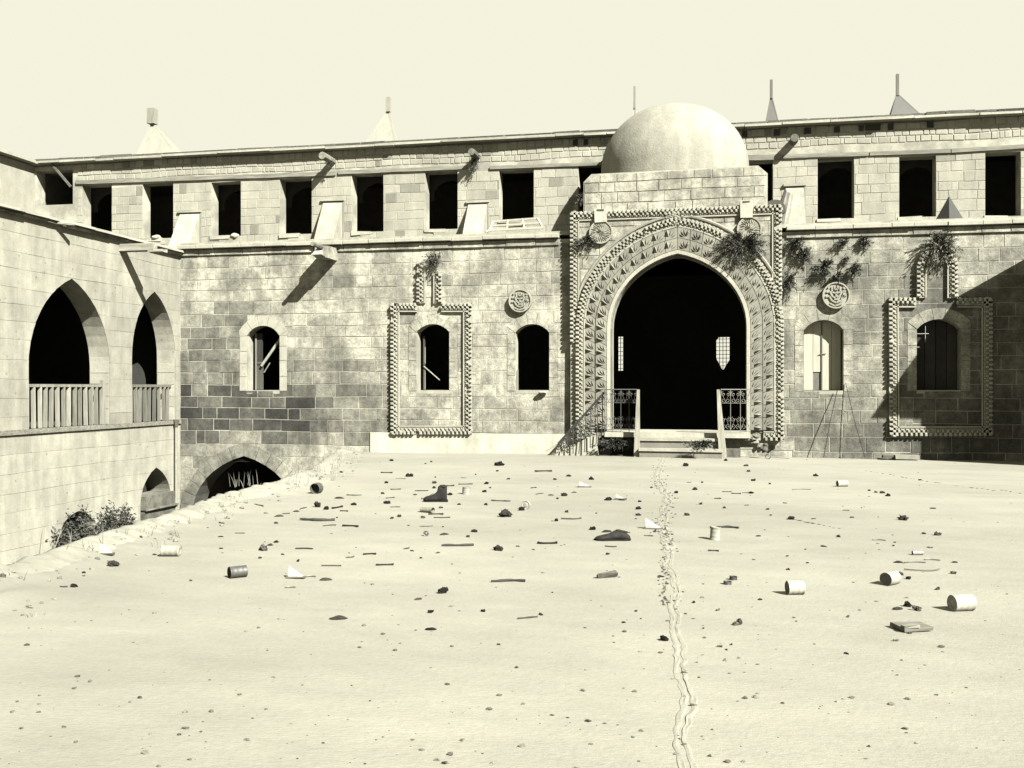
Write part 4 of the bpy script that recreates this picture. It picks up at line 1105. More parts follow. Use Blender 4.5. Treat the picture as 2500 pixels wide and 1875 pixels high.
shrub('caper_shrub', 'wide dark shrub above the right medallion, left of its neighbours', 2012, 655, D-.05, .65, .6, .032, 1100, seed=6, spikes=14)
shrub('caper_shrub', 'small tuft touching the top of the right medallion', 2042, 678, D-.05, .42, .35, .035, 450, seed=7, spikes=8)
shrub('caper_shrub', 'dark leaning shrub right of and above the right medallion', 2084, 660, D-.05, .48, .5, .03, 700, seed=8, spikes=10)
shrub('caper_shrub', 'thin upright wisp over the right medallion', 2066, 633, D-.05, .2, .38, .05, 160, seed=9, spikes=4)
shrub('caper_shrub', 'small dark tuft just below the cornice right of the medallion', 2110, 591, D-.05, .4, .36, .03, 420, seed=10, spikes=8)
shrub('caper_shrub', 'small tuft hanging from the cornice course above the right shutter window', 2054, 594, D-.05, .45, .25, .035, 380, seed=11, spikes=8)
shrub('caper_shrub', 'low shrub clinging to the outer edge of the portal halfway up', 1926, 690, D-.05, .5, .75, .03, 700, seed=12, spikes=12)
shrub('caper_shrub', 'bushy grey shrub over the pointed frame at the right edge', 2292, 600, D-.08, 1.2, .85, .075, 2600, seed=13, spikes=30)
shrub('caper_shrub', 'dry plant round the rain spout left of the dome', 1162, 395, D2-.1, .45, .85, .03, 700, seed=14, spikes=12)
shrub('caper_shrub', 'small bush in the angle left of the dome parapet', 1420, 487, D2-1.5, .35, .5, .05, 350, seed=15, spikes=9)
shrub('caper_shrub', 'tiny tuft on the roof spout above the fourth chute gap', 806, 397, D2-.3, .3, .3, .035, 160, seed=16, spikes=6)
shrub('caper_shrub', 'dark straggling weeds on the foot of the portal left of the steps', 1500, 1082, yl-.02, 1.3, .35, .02, 900, seed=17, spikes=18)
shrub('caper_shrub', 'dry brushwood lying on the steps before the leaning post', 1712, 1086, yl-.75, 1.0, .3, .02, 800, seed=18, spikes=18)
# bushes in the sunken court by the left wing
def bush(label, px, py, X, Y, r, h, tone, seed, n=1800):
    x, z_ = onY(px, py, Y); rr = random.Random(seed)
    t_ = thing('court_bush', label, 'bush', (x, Y, ZC), 'bushes in the sunken court'); st, lf = MB(), MB(); top = z_+.1
    for i in range(30):
        a = rr.uniform(0, 2*pi); q = rr.random()**.5; hh = ZC+(top-ZC)*rr.uniform(.35, 1)*(1-.5*q*q)
        p0 = Vector((x, Y, ZC)); p2 = Vector((x+r*q*cos(a), Y+r*q*sin(a), hh)); p1 = (p0+p2)/2+Vector((0, 0, .4)); st.tube([p0, p1, p2], [.02, .012, .004], 3, .06, cap=False)
        for j in range(n//30):
            f = rr.uniform(.3, 1.05); p = p0*(1-f)**2+p1*2*f*(1-f)+p2*f*f+Vector((rr.gauss(0, .12), rr.gauss(0, .12), rr.gauss(0, .1)))
            d = Vector((rr.uniform(-1, 1), rr.uniform(-1, 1), rr.uniform(-.6, .8))).normalized(); s = d.orthogonal().normalized(); ln = .042*rr.uniform(.7, 1.5)
            lf.add([p-d*ln, p+s*ln*.5, p+d*ln, p-s*ln*.5], [(0,1,2,3)], tone*rr.uniform(.4, 1.8))
    st.build('stem', LEAF, t_); lf.build('foliage', LEAF, t_)
bush('round bush before the lowest arch at the left edge', 200, 1240, 0, 22.4, .65, 1, .02, 1, 3000)
bush('low bush growing before the left wing, left of the stone block', 312, 1236, 0, 25.0, .6, 1, .018, 2, 2200)
bush('dark bush half hidden by the terrace edge beside the white pier', 272, 1235, 0, 24.0, .45, 1, .016, 3, 1500)
# dry grass along the rim and before the cellar arch
m = MB(); rr = random.Random(77)
def tuft(x, y, z_, n, h, tone, sp=.12):
    for i in range(n):
        a = rr.uniform(0, 2*pi); b_ = Vector((x+rr.gauss(0, sp*.5), y+rr.gauss(0, sp*.5), z_-.01)); ln = rr.uniform(0, .5)
        tip = b_+Vector((cos(a)*h*ln, sin(a)*h*ln, h*rr.uniform(.5, 1.1))); mid = (b_+tip)/2+Vector((0, 0, h*.1)); w_ = Vector((.004, .002, 0))
        m.add([b_-w_, b_+w_, mid+w_*.8, mid-w_*.8, tip], [(0,1,2,3), (3,2,4)], tone*rr.uniform(.6, 1.3))
for i in range(150):
    y = 27*rr.random()**.7+1; x = rimx(y)+abs(rr.gauss(0, .3)); tuft(x, y, ground_h(x, y), rr.randint(3, 9), rr.uniform(.04, .13), .12)
for i in range(9):
    y = rr.uniform(17, 24); x = rimx(y)+rr.uniform(-.02, .35); tuft(x, y, ground_h(x, y), rr.randint(3, 8), rr.uniform(.12, .45)*rr.random()**.5, .12)
for px, py in ((222, 1356), (735, 1165), (727, 1190), (565, 1200), (590, 1193)):
    x, y, t = ong(px, py); tuft(x, y, ground_h(x, y), 8, .26, .09, .4)
m.build('dry_grass', GRASSM, kind='stuff')

# ------------------------------------------------------------------ odds and ends near the wall
q = MB()
A3, B3 = Vector((f1(2043, 952)[0], D-.1, f1(2043, 952)[1])), at2(2011, 1121, D-.55); A4, B4 = Vector((f1(2064, 935)[0], D-.05, f1(2064, 935)[1])), at2(2112, 1122, D-.55)
B3.z = B4.z = gz(0, D)+.01
q = MB(); q.tube([A3, A3*.5+B3*.5+Vector((-.02, 0, -.01)), B3], .011, 5, .03); o = q.build('rope', DEBRIS); tag(o, 'dark rope slanting left from the sill of the shuttered window', 'rope', 'ropes from the shuttered window')
q = MB(); q.tube([A4, A4*.5+B4*.5+Vector((-.02, 0, -.02)), B4], .009, 5, .03)
c = A4*.22+B4*.78
q.tube([c+Vector((.035*cos(a), -.02, .05*sin(a))) for a in [i*pi/5 for i in range(11)]], .008, 4, .03)
o = q.build('rope', DEBRIS); tag(o, 'thin knotted rope slanting right from the shuttered window', 'rope', 'ropes from the shuttered window')
q = MB(); x, y, t = ong(1905, 1116); c = at2(1875, 1112, D-1.2); c.z = ground_h(c.x, c.y)+.07
q.tube([c+Vector((.06*cos(a), 0, .06*sin(a))) for a in [i*pi/6 for i in range(13)]], .014, 5, .03); q.tube([c+Vector((.06, 0, 0)), c+Vector((.55, .1, -.045))], .012, 5, .03)
o = q.build('ring_rod', IRON); tag(o, 'iron rod with a ring end lying at the wall right of the steps', 'rod')
q = MB(); x0, x1 = f1(2180, 1118)[0], f1(2239, 1118)[0]; q.box(x0, x1, D-.35, D-.06, GZF-.03, GZF+.07, .15, jit=.012); q.box(x0-.3, x0+.1, D-.28, D-.1, GZF-.03, GZF+.05, .05, jit=.02); o = q.build('stone_kerb', PALE); tag(o, 'long low stone lying against the foot of the wall beside the shadow', 'stone')
q = MB(); x, z_ = f1(1327, 957); q.blob((x, D-.12, z_-.01), .15, (1, .7, .28), .15, .2, 10, 6, 3); o = q.build('bowl_stone', PALE); tag(o, 'white rounded stone lying on the sill of the third window', 'stone')
for px, py, lb in ((573, 574, 'white rounded stone on the sill of the third upper opening'), (382, 578, 'small white stone on the sill of the second upper opening')):
    q = MB(); x, z_ = onY(px, py, D2); q.blob((x, D2+.0, z_-.02), .17, (1, .7, .5), .15, .2, 9, 6, px); o = q.build('sill_stone', PALE); tag(o, lb, 'stone')

# ------------------------------------------------------------------ litter on the terrace
LAND = [('the ankle boot', 1065, 1212), ('the flattened shoe', 1495, 1312), ('the upright tin', 1745, 1303), ('the large fallen tin', 1940, 1440), ('the ribbed round-ended tin', 2172, 1415),
        ('the sooty tin', 580, 1400), ('the long pale tin by the rim', 418, 1352), ('the black mouthed tin', 770, 1192), ('the half buried funnel tin', 722, 1400), ('the flat board', 2225, 1530),
        ('the far tin', 2056, 1180), ('the upright small tin', 1138, 1200), ('the white broken pot', 262, 1350), ('the pale round lid', 1283, 1233), ('the rotten plank', 1480, 1408), ('the ridged tin', 2240, 1353)]
used = {}
def unique(base, px, py):
    c = sorted((math.dist((px, py*2), (a, b_*2)), nm, a, b_) for nm, a, b_ in LAND)
    for rank in range(4):
        d, nm, a, b_ = c[rank]
        dx, dy = px-a, (py-b_)*1.6
        if abs(dx) > 2.2*abs(dy): rel = 'right of' if dx > 0 else 'left of'
        elif abs(dy) > 2.2*abs(dx): rel = 'in front of' if dy > 0 else 'behind'
        else: rel = ('in front and ' if dy > 0 else 'behind and ')+('right of' if dx > 0 else 'left of')
        for q_ in (('close ' if d < 70 else '' if d < 160 else 'well ' if d < 320 else 'far '),):
            lb = '%s %s%s %s' % (base, q_, rel, nm)
            if lb not in used: used[lb] = 1; return lb
    k = 0
    for w_ in ('second ', 'third ', 'fourth ', 'fifth ', 'sixth ', 'seventh '):
        d, nm, a, b_ = c[0]; lb = '%s, %snearest to %s' % (base, w_, nm)
        if lb not in used: used[lb] = 1; return lb
    return base+' near '+c[0][1]
def place(mb, name, mat, px, py, ang, base, cat, group, smooth=False):
    x, y, t = ong(px, py); z_ = ground_h(x, y)
    o = mb.build(name, mat, smooth=smooth); o.location = (x, y, z_); o.rotation_euler = (0, 0, ang)
    tag(o, unique(base, px, py), cat, group); return o
def flat(ln, rr, th=.12):
    q = MB(); n = 4; 
    return q
rr = random.Random(99)
def item(px, py, size, kind, tone=None, ang=None):
    x, y, t = ong(px, py); s = size/F*t
    a = ang if ang is not None else TH+rr.gauss(0, .6)
    q = MB(); shade = lambda tn: 'dark' if tn < .04 else 'brownish' if tn < .08 else 'pale'
    sz = lambda: 'tiny' if size < 7 else 'small' if size < 13 else 'larger'
    if kind == 's':
        tn = (tone or rr.choice((.018, .022, .03, .03, .045, .06)))*.42; 
        if size < 22: s *= 1.25
        q.blob((0, 0, s*.16), s/2, (1, .75, rr.uniform(.45, .75)), .45, tn, 8, 6, rr.random()*50, 1.8)
        return place(q, 'stone_chip', DEBRIS, px, py, a, '%s %s stone chip' % (sz(), shade(tn)), 'stone', 'stone chips on the terrace')
    if kind == 'w':
        tn = (tone or rr.choice((.025, .04, .07)))*.5
        for k in range(4): q.blob((rr.uniform(-.3, .3)*s, rr.uniform(-.1, .1)*s, s*rr.uniform(.1, .25)), s*rr.uniform(.18, .3), (1, .8, .8), .6, tn*rr.uniform(.6, 1.5), 8, 6, rr.random()*50, 2.5)
        return place(q, 'crumpled_scrap', DEBRIS, px, py, a, '%s crumpled %s scrap' % (sz(), shade(tn)), 'scrap', 'scraps on the terrace')
    if kind == 'k':     # stick
        tn = (tone or rr.choice((.035, .05, .07)))*.6; r_ = min(.022, max(.008, s*.045)); n = 7; b0 = rr.uniform(-.22, .22)
        pts = [((i/n-.5)*s, b0*s*sin(pi*(i/n)**1.4)+rr.uniform(-.006, .006)*s, r_*.9) for i in range(n+1)]
        q.tube(pts, [r_*(.6+.5*rr.random()) for _ in pts], 6, tn)
        return place(q, 'stick', WOOD, px, py, a, '%s %s stick' % (('short' if size < 25 else 'long' if size > 60 else 'thin'), shade(tn)), 'stick', 'sticks on the terrace')
    if kind == 'b':     # bone
        tn = (tone or rr.choice((.045, .06, .09)))*.55; r_ = min(.02, max(.009, s*.06))
        bq = rr.uniform(-.2, .2)*s; q.tube([(-s/2, 0, r_), (-s*.25, bq*.7, r_*1.1), (s*.2, bq*.8, r_*1.2), (s/2, 0, r_)], [r_*1.1, r_*.75, r_*.7, r_*1.1], 7, tn)
        for e in (-1, 1):
            for f in (-1, 1): q.blob((e*s/2, f*r_*.6, r_*1.1), r_*rr.uniform(.8, 1.15), (1,1,1), .2, tn, 6, 5, e+f)
        return place(q, 'old_bone', DEBRIS, px, py, a, '%s %s knobbed bone' % ('short' if size < 25 else 'long', shade(tn)), 'bone', 'bones on the terrace')
    if kind == 'p':     # flat curved sherd
        tn = (tone or rr.choice((.03, .05, .08)))*.5; n = 6; hh = s*.16
        top = []; 
        for i in range(n+1):
            f = i/n-.5
            for j in range(4): g_ = j/3-.5; top.append((f*s, g_*s*.5*(max(.04, 1-4*f*f)**.6+.12*sin(i*3+j)), hh*(1-(f*2)**2*.8-(g_*2)**2*.6)+.004+rr.uniform(-.003, .003)))
        N_ = len(top); fs = [(i*4+j, i*4+j+1, i*4+j+5, i*4+j+4) for i in range(n) for j in range(3)]
        q.add(top+[(a_, b_, c_-.008) for a_, b_, c_ in top], fs+[tuple(N_+k for k in f[::-1]) for f in fs]+[(i*4, i*4+4, N_+i*4+4, N_+i*4) for i in range(n)]+[(i*4+3, N_+i*4+3, N_+i*4+7, i*4+7) for i in range(n)], tn)
        return place(q, 'pot_sherd', DEBRIS, px, py, a, '%s %s curved sherd' % (sz(), shade(tn)), 'sherd', 'sherds on the terrace')
    if kind == 'c':     # wire / curved twig
        tn = tone or .06; n = 10; r_ = .006
        pts = [((i/n-.5)*s, s*.25*sin(pi*i/n)+.02*s*sin(i*.8), .010) for i in range(n+1)]
        q.tube(pts, r_, 5, tn); return place(q, 'bent_wire', IRON, px, py, a, '%s curved wire' % shade(tn), 'wire', 'wires on the terrace')
def Z(ox, oy, f, rows):
    for r_ in rows:
        zx, zy, sz, kd = r_[:4]; tn = r_[4] if len(r_) > 4 else None; an = r_[5] if len(r_) > 5 else None
        item(ox+zx/f, oy+zy/f+max(0, sz/f*.08), sz/f, kd, tn, TH+radians(an) if an is not None else None)
Z(650, 1080, 3.403, [
 (1040,152,30,'s'),(1322,178,14,'s'),(1372,165,16,'s'),(1935,196,62,'s',.02),(1920,240,20,'s'),(622,255,26,'s'),(1405,290,16,'s'),(1740,266,16,'s'),(2013,306,24,'s'),(998,337,28,'s'),
 (1393,342,32,'s',.05),(1393,382,28,'s'),(1830,348,36,'s'),(1860,380,18,'s'),(965,426,40,'w'),(1812,413,30,'s'),(1525,437,36,'s',.018),(728,521,38,'s',.03),(1007,510,40,'s',.02),(1600,520,24,'s'),
 (1826,522,26,'s'),(1450,546,28,'s',.06),(1043,631,24,'s'),(1108,618,30,'s'),(82,672,24,'s'),(588,630,14,'s'),(1468,702,16,'s'),(1670,786,42,'w'),(1725,740,58,'w',.035),(137,938,44,'p',.05),
 (265,993,44,'w',.02),(1210,907,42,'p',.03),(1425,920,46,'p'),(2090,866,44,'p'),(1285,966,20,'s'),(1262,1298,78,'p',.06),(1364,1410,44,'s',.016),(1803,1402,50,'w',.03),(1368,1552,98,'p',.02),
 (495,1140,108,'p',.06),(2122,560,48,'s',.02),(1300,628,30,'s',.08),(1000,248,92,'b'),(1115,297,110,'c'),(1190,282,62,'w'),(1640,293,46,'k'),(1655,345,120,'k',None,8),(1520,362,92,'b'),
 (1290,396,112,'k',None,5),(1235,434,40,'p'),(1030,458,78,'b'),(1075,388,78,'b'),(730,428,125,'k'),(608,458,84,'p',.04),(1340,465,110,'k',.02),(1072,538,82,'k',None,15),(310,543,135,'k'),
 (430,532,90,'w',.04),(590,538,130,'b',.03),(500,557,44,'s'),(647,572,66,'b',.035),(250,575,64,'p'),(165,592,62,'k'),(105,612,80,'p',.06,20),(425,627,300,'k',.06,-8),(525,684,112,'k',.05),
 (700,692,135,'b',.025,-20),(1410,594,112,'b',None,6),(1460,617,136,'k',None,5),(1950,478,165,'k'),(1995,607,132,'w',.035),(1330,692,110,'k',.09,20),(1478,758,86,'p',.045),(1590,840,268,'k',.05,7),
 (315,884,150,'k',.03,-6),(695,958,82,'k'),(860,932,96,'b',.03,10),(1165,888,62,'k'),(540,1021,165,'k',.06,0),(985,1016,132,'b',.05,5),(1930,892,100,'w',.025),(2010,1135,282,'k',.04,3),
 (1478,1238,122,'w',.02),(600,1455,152,'p',.045,8),(200,1205,84,'c',.09,10),(370,1118,84,'c',.09,5)])
Z(1200, 1080, 3.403, [
 (640,281,32,'s'),(527,310,22,'s'),(827,308,38,'s'),(755,364,48,'p',.022),(1612,211,38,'s',.03),(1948,167,28,'s'),(2115,204,32,'s'),(2135,249,28,'s'),(1640,330,36,'k'),(1750,333,18,'s'),
 (1690,390,36,'s'),(1533,421,30,'s'),(602,441,44,'s'),(685,412,48,'p',.02),(547,468,20,'s'),(495,436,58,'p',.09),(970,479,44,'s'),(1230,495,22,'s'),(1218,551,36,'s'),(1218,601,36,'s'),
 (1198,629,16,'s'),(1740,518,24,'s'),(1880,467,52,'k'),(1935,549,26,'s'),(2120,528,40,'k'),(1330,378,20,'s'),(870,586,14,'s'),(1625,602,52,'w'),(835,720,68,'w',.018),(540,646,58,'w',.02),
 (625,577,28,'s'),(1135,750,40,'k'),(970,932,44,'w',.06),(1408,1110,62,'p',.03),(1845,900,78,'b',.07),(1680,1332,26,'s'),(1200,1404,22,'s'),(1095,1497,26,'s'),
 (1240,1465,16,'s'),(2035,1510,92,'w',.09),(1415,1635,95,'w',.018),(1760,1547,16,'s'),(1880,1392,68,'k',.09),(408,1431,46,'w',.04),(505,1246,14,'s'),(1360,736,24,'s'),(1305,773,76,'k',.09),
 (432,237,132,'b',.06,6),(350,379,56,'b'),(400,421,96,'k'),(660,619,172,'k',.07,10),(1935,689,232,'k',.04,-6),(990,861,96,'k',.04,-6),(465,832,150,'b',.025,3),
 (300,1447,180,'k',.07,22),(1080,478,60,'p',.03),(955,735,100,'p',.04,30)])
Z(1700, 1080, 3.072, [
 (897,257,30,'s',.02),(553,310,16,'s'),(428,289,26,'s'),(1297,357,18,'s'),(1345,371,20,'s'),(1395,375,30,'s'),(1438,402,28,'s',.02),(1675,286,18,'s'),
 (1775,494,50,'p',.03),(1167,565,42,'p',.025),(665,460,32,'k'),(713,578,44,'s'),(558,549,16,'s'),(880,576,42,'k'),(1065,711,26,'s'),(955,780,52,'p'),(1478,776,16,'s'),(1488,750,14,'s'),
 (1750,791,40,'k'),(1705,686,24,'s'),(1815,692,62,'w',.05),(1550,581,82,'w',.07),(818,803,14,'s'),(682,855,16,'s'),(688,954,24,'s',.02),(835,908,16,'s'),(475,1181,24,'s',.02),(1530,994,36,'s',.04),
 (1588,1027,32,'s',.02),(1937,902,50,'p'),(1930,984,52,'w',.06),(1813,1104,54,'w',.07),(1142,1314,38,'k',.07),(1603,1438,32,'k'),(1125,1579,46,'p',.03),(465,698,46,'p',.03),(1122,513,46,'k',.08),
 (537,508,22,'s'),(1583,1233,52,'s',.018),(1510,1252,100,'p',.05),(1645,1262,86,'w',.08),(175,1531,38,'k',.09),(225,1556,20,'s'),(262,1517,18,'s'),(1495,1489,42,'k',.09),
 (230,366,62,'b',None,-8),(300,381,62,'b',.03,-8),(370,373,52,'k',None,-8),(410,379,32,'s',.02),(160,424,52,'k'),(790,341,142,'c',.05,0),(1370,731,92,'c',.06,-25),
 (1515,901,72,'p',.04),(1640,901,162,'c',.06,0),(1690,940,270,'c',.06,180),(1770,885,110,'c',.08,-25)])
Z(120, 980, 3.456, [
 (890,1291,52,'p',.05),(1465,1029,38,'p',.04),(1448,1139,48,'p',.04),(1450,1244,46,'p',.04),(1915,1190,32,'s'),(1865,1218,32,'s'),(1778,1328,26,'s'),(295,1452,38,'w',.04),(210,1559,54,'s',.025),
 (125,1561,62,'k',.06),(88,1314,32,'s',.05),(775,1187,38,'w',.06),(1440,1029,20,'s'),(1770,869,132,'k',.05),(540,1386,102,'w',.05),(1610,1106,82,'k',.09),(1800,1251,132,'w',.09)])

# tins
def tin(px, py, dia, ln, ang, tilt, tone, label, name='tin_can', mouth='open', squash=1.0, cat='tin', capt=None, up=False):
    x, y, t = ong(px, py); d = dia/F*t; l = ln/F*t; r_ = d/2
    t_ = thing(name, label, cat, (x, y, ground_h(x, y)), 'old tins on the terrace')
    body = MB(); n = 24; prof = [(0, .97), (.02, 1.03), (.05, .98), (.30, .985), (.34, 1.01), (.38, .985), (.62, .985), (.66, 1.01), (.70, .985), (.95, .98), (.98, 1.03), (1, .97)]
    if up: M_ = Matrix.Translation((x, y, ground_h(x, y))) @ Matrix.Rotation(radians(4), 4, 'Y')
    else: M_ = Matrix.Translation((x, y, ground_h(x, y)+r_*squash*.97)) @ Matrix.Rotation(ang, 4, 'Z') @ Matrix.Rotation(pi/2, 4, 'Y') @ Matrix.Translation((0, 0, -l/2))
    for f, k in prof:
        for i in range(n):
            a = 2*pi*i/n; j = 1+.03*noise.noise(Vector((cos(a)*1.5, sin(a)*1.5, f*2+px)))
            sx_ = squash if not up else 1
            body.v.append(tuple(M_ @ Vector((r_*k*cos(a)*j*sx_, r_*k*sin(a)*j, f*l)))); body.t.append(tone)
    for b_ in range(len(prof)-1):
        for i in range(n): body.f.append((b_*n+i, b_*n+(i+1) % n, (b_+1)*n+(i+1) % n, (b_+1)*n+i))
    o = body.build('body', TIN, t_, smooth=True)
    bot = MB(); zc = .03*l if mouth != 'both' else .5*l
    def disc(zf, tn, rings=3):
        nonlocal bot
        b0 = len(bot.v)
        for j_ in range(rings+1):
            for i in range(n):
                a = 2*pi*i/n; rj = r_*.955*(j_/rings); bot.v.append(tuple(M_ @ Vector((rj*cos(a)*(squash if not up else 1), rj*sin(a), zf*l+(.006 if j_ == 2 else 0))))); bot.t.append(tn)
        for j_ in range(rings):
            for i in range(n): bot.f.append((b0+j_*n+i, b0+j_*n+(i+1) % n, b0+(j_+1)*n+(i+1) % n, b0+(j_+1)*n+i))
    if mouth != 'closed': disc(.03 if mouth == 'open' else .985, capt or tone*.6); bot.build('end_disc', TIN, t_)
    else:
        disc(.985, capt or tone*.6); bot.build('end_disc', TIN, t_)
        bot = MB(); disc(.015, capt or tone*.6); bot.build('end_disc', TIN, t_)
    return t_
tin(1745, 1317, 25, 32, 0, 0, .16, 'tall pale tin standing upright right of the crack, dark inside its open top', up=True)
tin(1941, 1452, 34, 40, TH+radians(4), 0, .20, 'large white tin fallen on its side, grey base facing left', mouth='closed', capt=.045)
tin(2174, 1428, 33, 42, TH+radians(38), 0, .17, 'pale tin on its side with ribbed round end, stone behind it', mouth='closed', capt=.06)
tin(2348, 1492, 40, 54, TH+radians(12), 0, .20, 'big white tin lying at the right edge of the photograph', mouth='closed', capt=.17)
tin(418, 1359, 27, 44, TH+radians(-6), 0, .17, 'long pale tin lying near the rim at the left', mouth='closed', capt=.16)
tin(580, 1412, 29, 42, TH+radians(35), 0, .035, 'sooty dark tin with black open mouth', mouth='back', capt=.01)
tin(773, 1203, 26, 20, TH+radians(75), 0, .04, 'round tin near the cellar arch with its black mouth toward the viewer', mouth='back', capt=.004)
tin(1138, 1207, 20, 17, 0, 0, .15, 'small upright pale tin right of the ankle boot', up=True, mouth='closed')
tin(2056, 1187, 15, 25, TH+radians(8), 0, .20, 'far white tin lying with dark end to the left, near the right wall', mouth='closed', capt=.02)
tin(1043, 1252, 17, 34, TH+radians(150), 0, .12, 'crushed pale tin in front of the ankle boot', mouth='back', capt=.02, squash=.8)
tin(2240, 1357, 11, 25, TH, 0, .15, 'short ridged tin above the coil of wire at the right', mouth='closed', capt=.07)
tin(1790, 1415, 19, 9, 0, 0, .02, 'dark shallow lid, the farther of two right of the crack', up=True, name='metal_disc', cat='lid')
tin(1776, 1426, 20, 8, 0, 0, .03, 'dark shallow lid, the nearer of two right of the crack', up=True, name='metal_disc', cat='lid')
tin(1040, 1308, 13, 6, TH+radians(80), 0, .06, 'small round lid on edge in front of the crushed tin', mouth='closed', capt=.06, name='metal_disc', cat='lid')
tin(1284, 1243, 21, 5, TH+radians(72), 0, .17, 'pale round lid leaning on edge behind and left of the flattened shoe', mouth='closed', capt=.17, name='metal_disc', cat='lid')
def halftin(px, py, w_, h_, label, tone=.20, box_=False):
    x, y, t = ong(px, py); w_ = w_/F*t; h_ = h_/F*t; z0_ = ground_h(x, y); q = MB(); n = 10
    for k, (rr_, zz) in enumerate(((1, 0), (.55, 1))):
        pass
    A_ = [];
    for i in range(n+1):
        a = -pi*.05+pi*1.1*i/n
        for f in (0, .5, 1): A_.append((x-w_*.5+w_*f, y+w_*.28*cos(a)*(1-f*.45), z0_+h_*max(0, sin(a))*(1-f*.85)))
    q.v = A_+[(a_, b_+.004, c_-.006) for a_, b_, c_ in A_]; q.t = [tone]*len(q.v); N_ = len(A_)
    fs = [(i*3+j, i*3+j+1, i*3+j+4, i*3+j+3) for i in range(n) for j in range(2)]; q.f = fs+[tuple(N_+k for k in f[::-1]) for f in fs]
    t_ = thing('broken_tin', label, 'tin', (x, y, z0_), 'broken tins on the terrace'); q.build('shell', TIN, t_)
    q = MB(); q.box(x-w_*.62, x+w_*.62, y-w_*.33, y+w_*.02, z0_+.004, z0_+.02, tone*.3, jit=.006); q.build('torn_base', TIN, t_)
halftin(725, 1412, 38, 28, 'torn funnel shaped white tin in front of the long sticks at left')
halftin(1595, 1290, 36, 26, 'torn white tin box just left of the crack', .16)
halftin(1516, 1220, 24, 14, 'small torn pale tin behind the flattened shoe', .12)
halftin(1428, 1190, 26, 14, 'bright torn tin piece far back before the portal', .17)
halftin(262, 1362, 34, 26, 'white broken pot lying by the rim at the left edge', .2)
# boots
def boot(px, py, ln, label, tone, tall=True):
    x, y, t = ong(px, py); s = ln/F*t; z0_ = ground_h(x, y)
    t_ = thing('ankle_boot' if tall else 'flattened_shoe', label, 'boot' if tall else 'shoe', (x, y, z0_))
    M_ = Matrix.Translation((x, y, z0_)) @ Matrix.Rotation(TH+(pi if True else 0), 4, 'Z')     # toe points left in the picture
    secs = ([(-.47,.05,.30,.66),(-.44,.10,.34,.70),(-.34,.13,.34,.74),(-.18,.13,.30,.72),(-.10,.13,.28,.66),(-.05,.14,.28,.44),(.06,.16,.27,.34),(.22,.18,.26,.27),(.38,.17,.22,.24),(.47,.13,.16,.20),(.53,.04,.08,.13)] if tall else
            [(-.5,.04,.2,.10),(-.45,.11,.26,.16),(-.32,.13,.28,.26),(-.18,.13,.26,.31),(-.05,.14,.24,.28),(.1,.16,.23,.20),(.26,.18,.22,.16),(.4,.15,.18,.13),(.48,.09,.12,.10),(.52,.02,.06,.06)])
    q = MB(); n = 14
    for k, (u, w_, _, h_) in enumerate(secs):
        for i in range(n):
            a = 2*pi*i/n; cy, cz = cos(a), sin(a)
            zz = h_*.5*(1+cz) if cz > 0 else h_*.5*(1+cz)
            zz += .035*h_*noise.noise(Vector((u*9, i*.9, ln)))*2
            yy = w_*cy*(1 if zz < .2 else .8)*(1+.15*noise.noise(Vector((u*7, i*.7, 3))))
            q.v.append(tuple(M_ @ Vector((u*s, yy*s, max(.02, zz)*s)))); q.t.append(tone)
    for k in range(len(secs)-1):
        for i in range(n): q.f.append((k*n+i, k*n+(i+1) % n, (k+1)*n+(i+1) % n, (k+1)*n+i))
    q.f += [tuple(range(n))[::-1], tuple((len(secs)-1)*n+i for i in range(n))]
    q.build('upper', LEATHER, t_, smooth=True)
    q = MB(); o_ = [(-.52, 0), (-.48, .10), (-.3, .14), (-.1, .13), (.1, .16), (.28, .19), (.44, .15), (.54, 0)]
    lp = o_+[(a, -b_) for a, b_ in o_[-2:0:-1]]
    q.v = [tuple(M_ @ Vector((a*s, b_*s, .0))) for a, b_ in lp]+[tuple(M_ @ Vector((a*s, b_*s, .045*s))) for a, b_ in lp]; q.t = [tone*.5]*len(q.v); N_ = len(lp)
    q.f = [tuple(range(N_))[::-1], tuple(range(N_, 2*N_))]+[(i, (i+1) % N_, N_+(i+1) % N_, N_+i) for i in range(N_)]; q.build('sole', LEATHER, t_)
    if tall:
        q = MB(); q.box(-.50*s, -.26*s, -.12*s, .12*s, 0, .09*s, tone*.4, M=M_); q.build('heel', LEATHER, t_)
        q = MB(); q.tube([tuple(M_ @ Vector((-.34*s+.13*s*cos(a), .10*s*sin(a), .66*s+.03*s*cos(2*a)))) for a in [i*pi/6 for i in range(13)]], .022*s, 5, tone*1.4); q.build('collar', LEATHER, t_)
        q = MB(); q.tube([tuple(M_ @ Vector((.1*s+.08*s*i, .05*s*sin(i*2), (.36-.05*i)*s))) for i in range(6)], .012*s, 4, tone*1.5); q.build('lace', LEATHER, t_)
    else:
        q = MB(); q.tube([tuple(M_ @ Vector((-.26*s+.16*s*cos(a), .08*s*sin(a), .26*s+.03*s*cos(a)))) for a in [i*pi/6 for i in range(13)]], .022*s, 5, tone*1.4); q.build('collar', LEATHER, t_)
boot(1064, 1226, 58, 'dark worn ankle boot standing on the terrace left of centre, toe to the left', .011)
boot(1496, 1320, 86, 'flattened grey leather shoe left of the crack, toe to the left', .016, False)
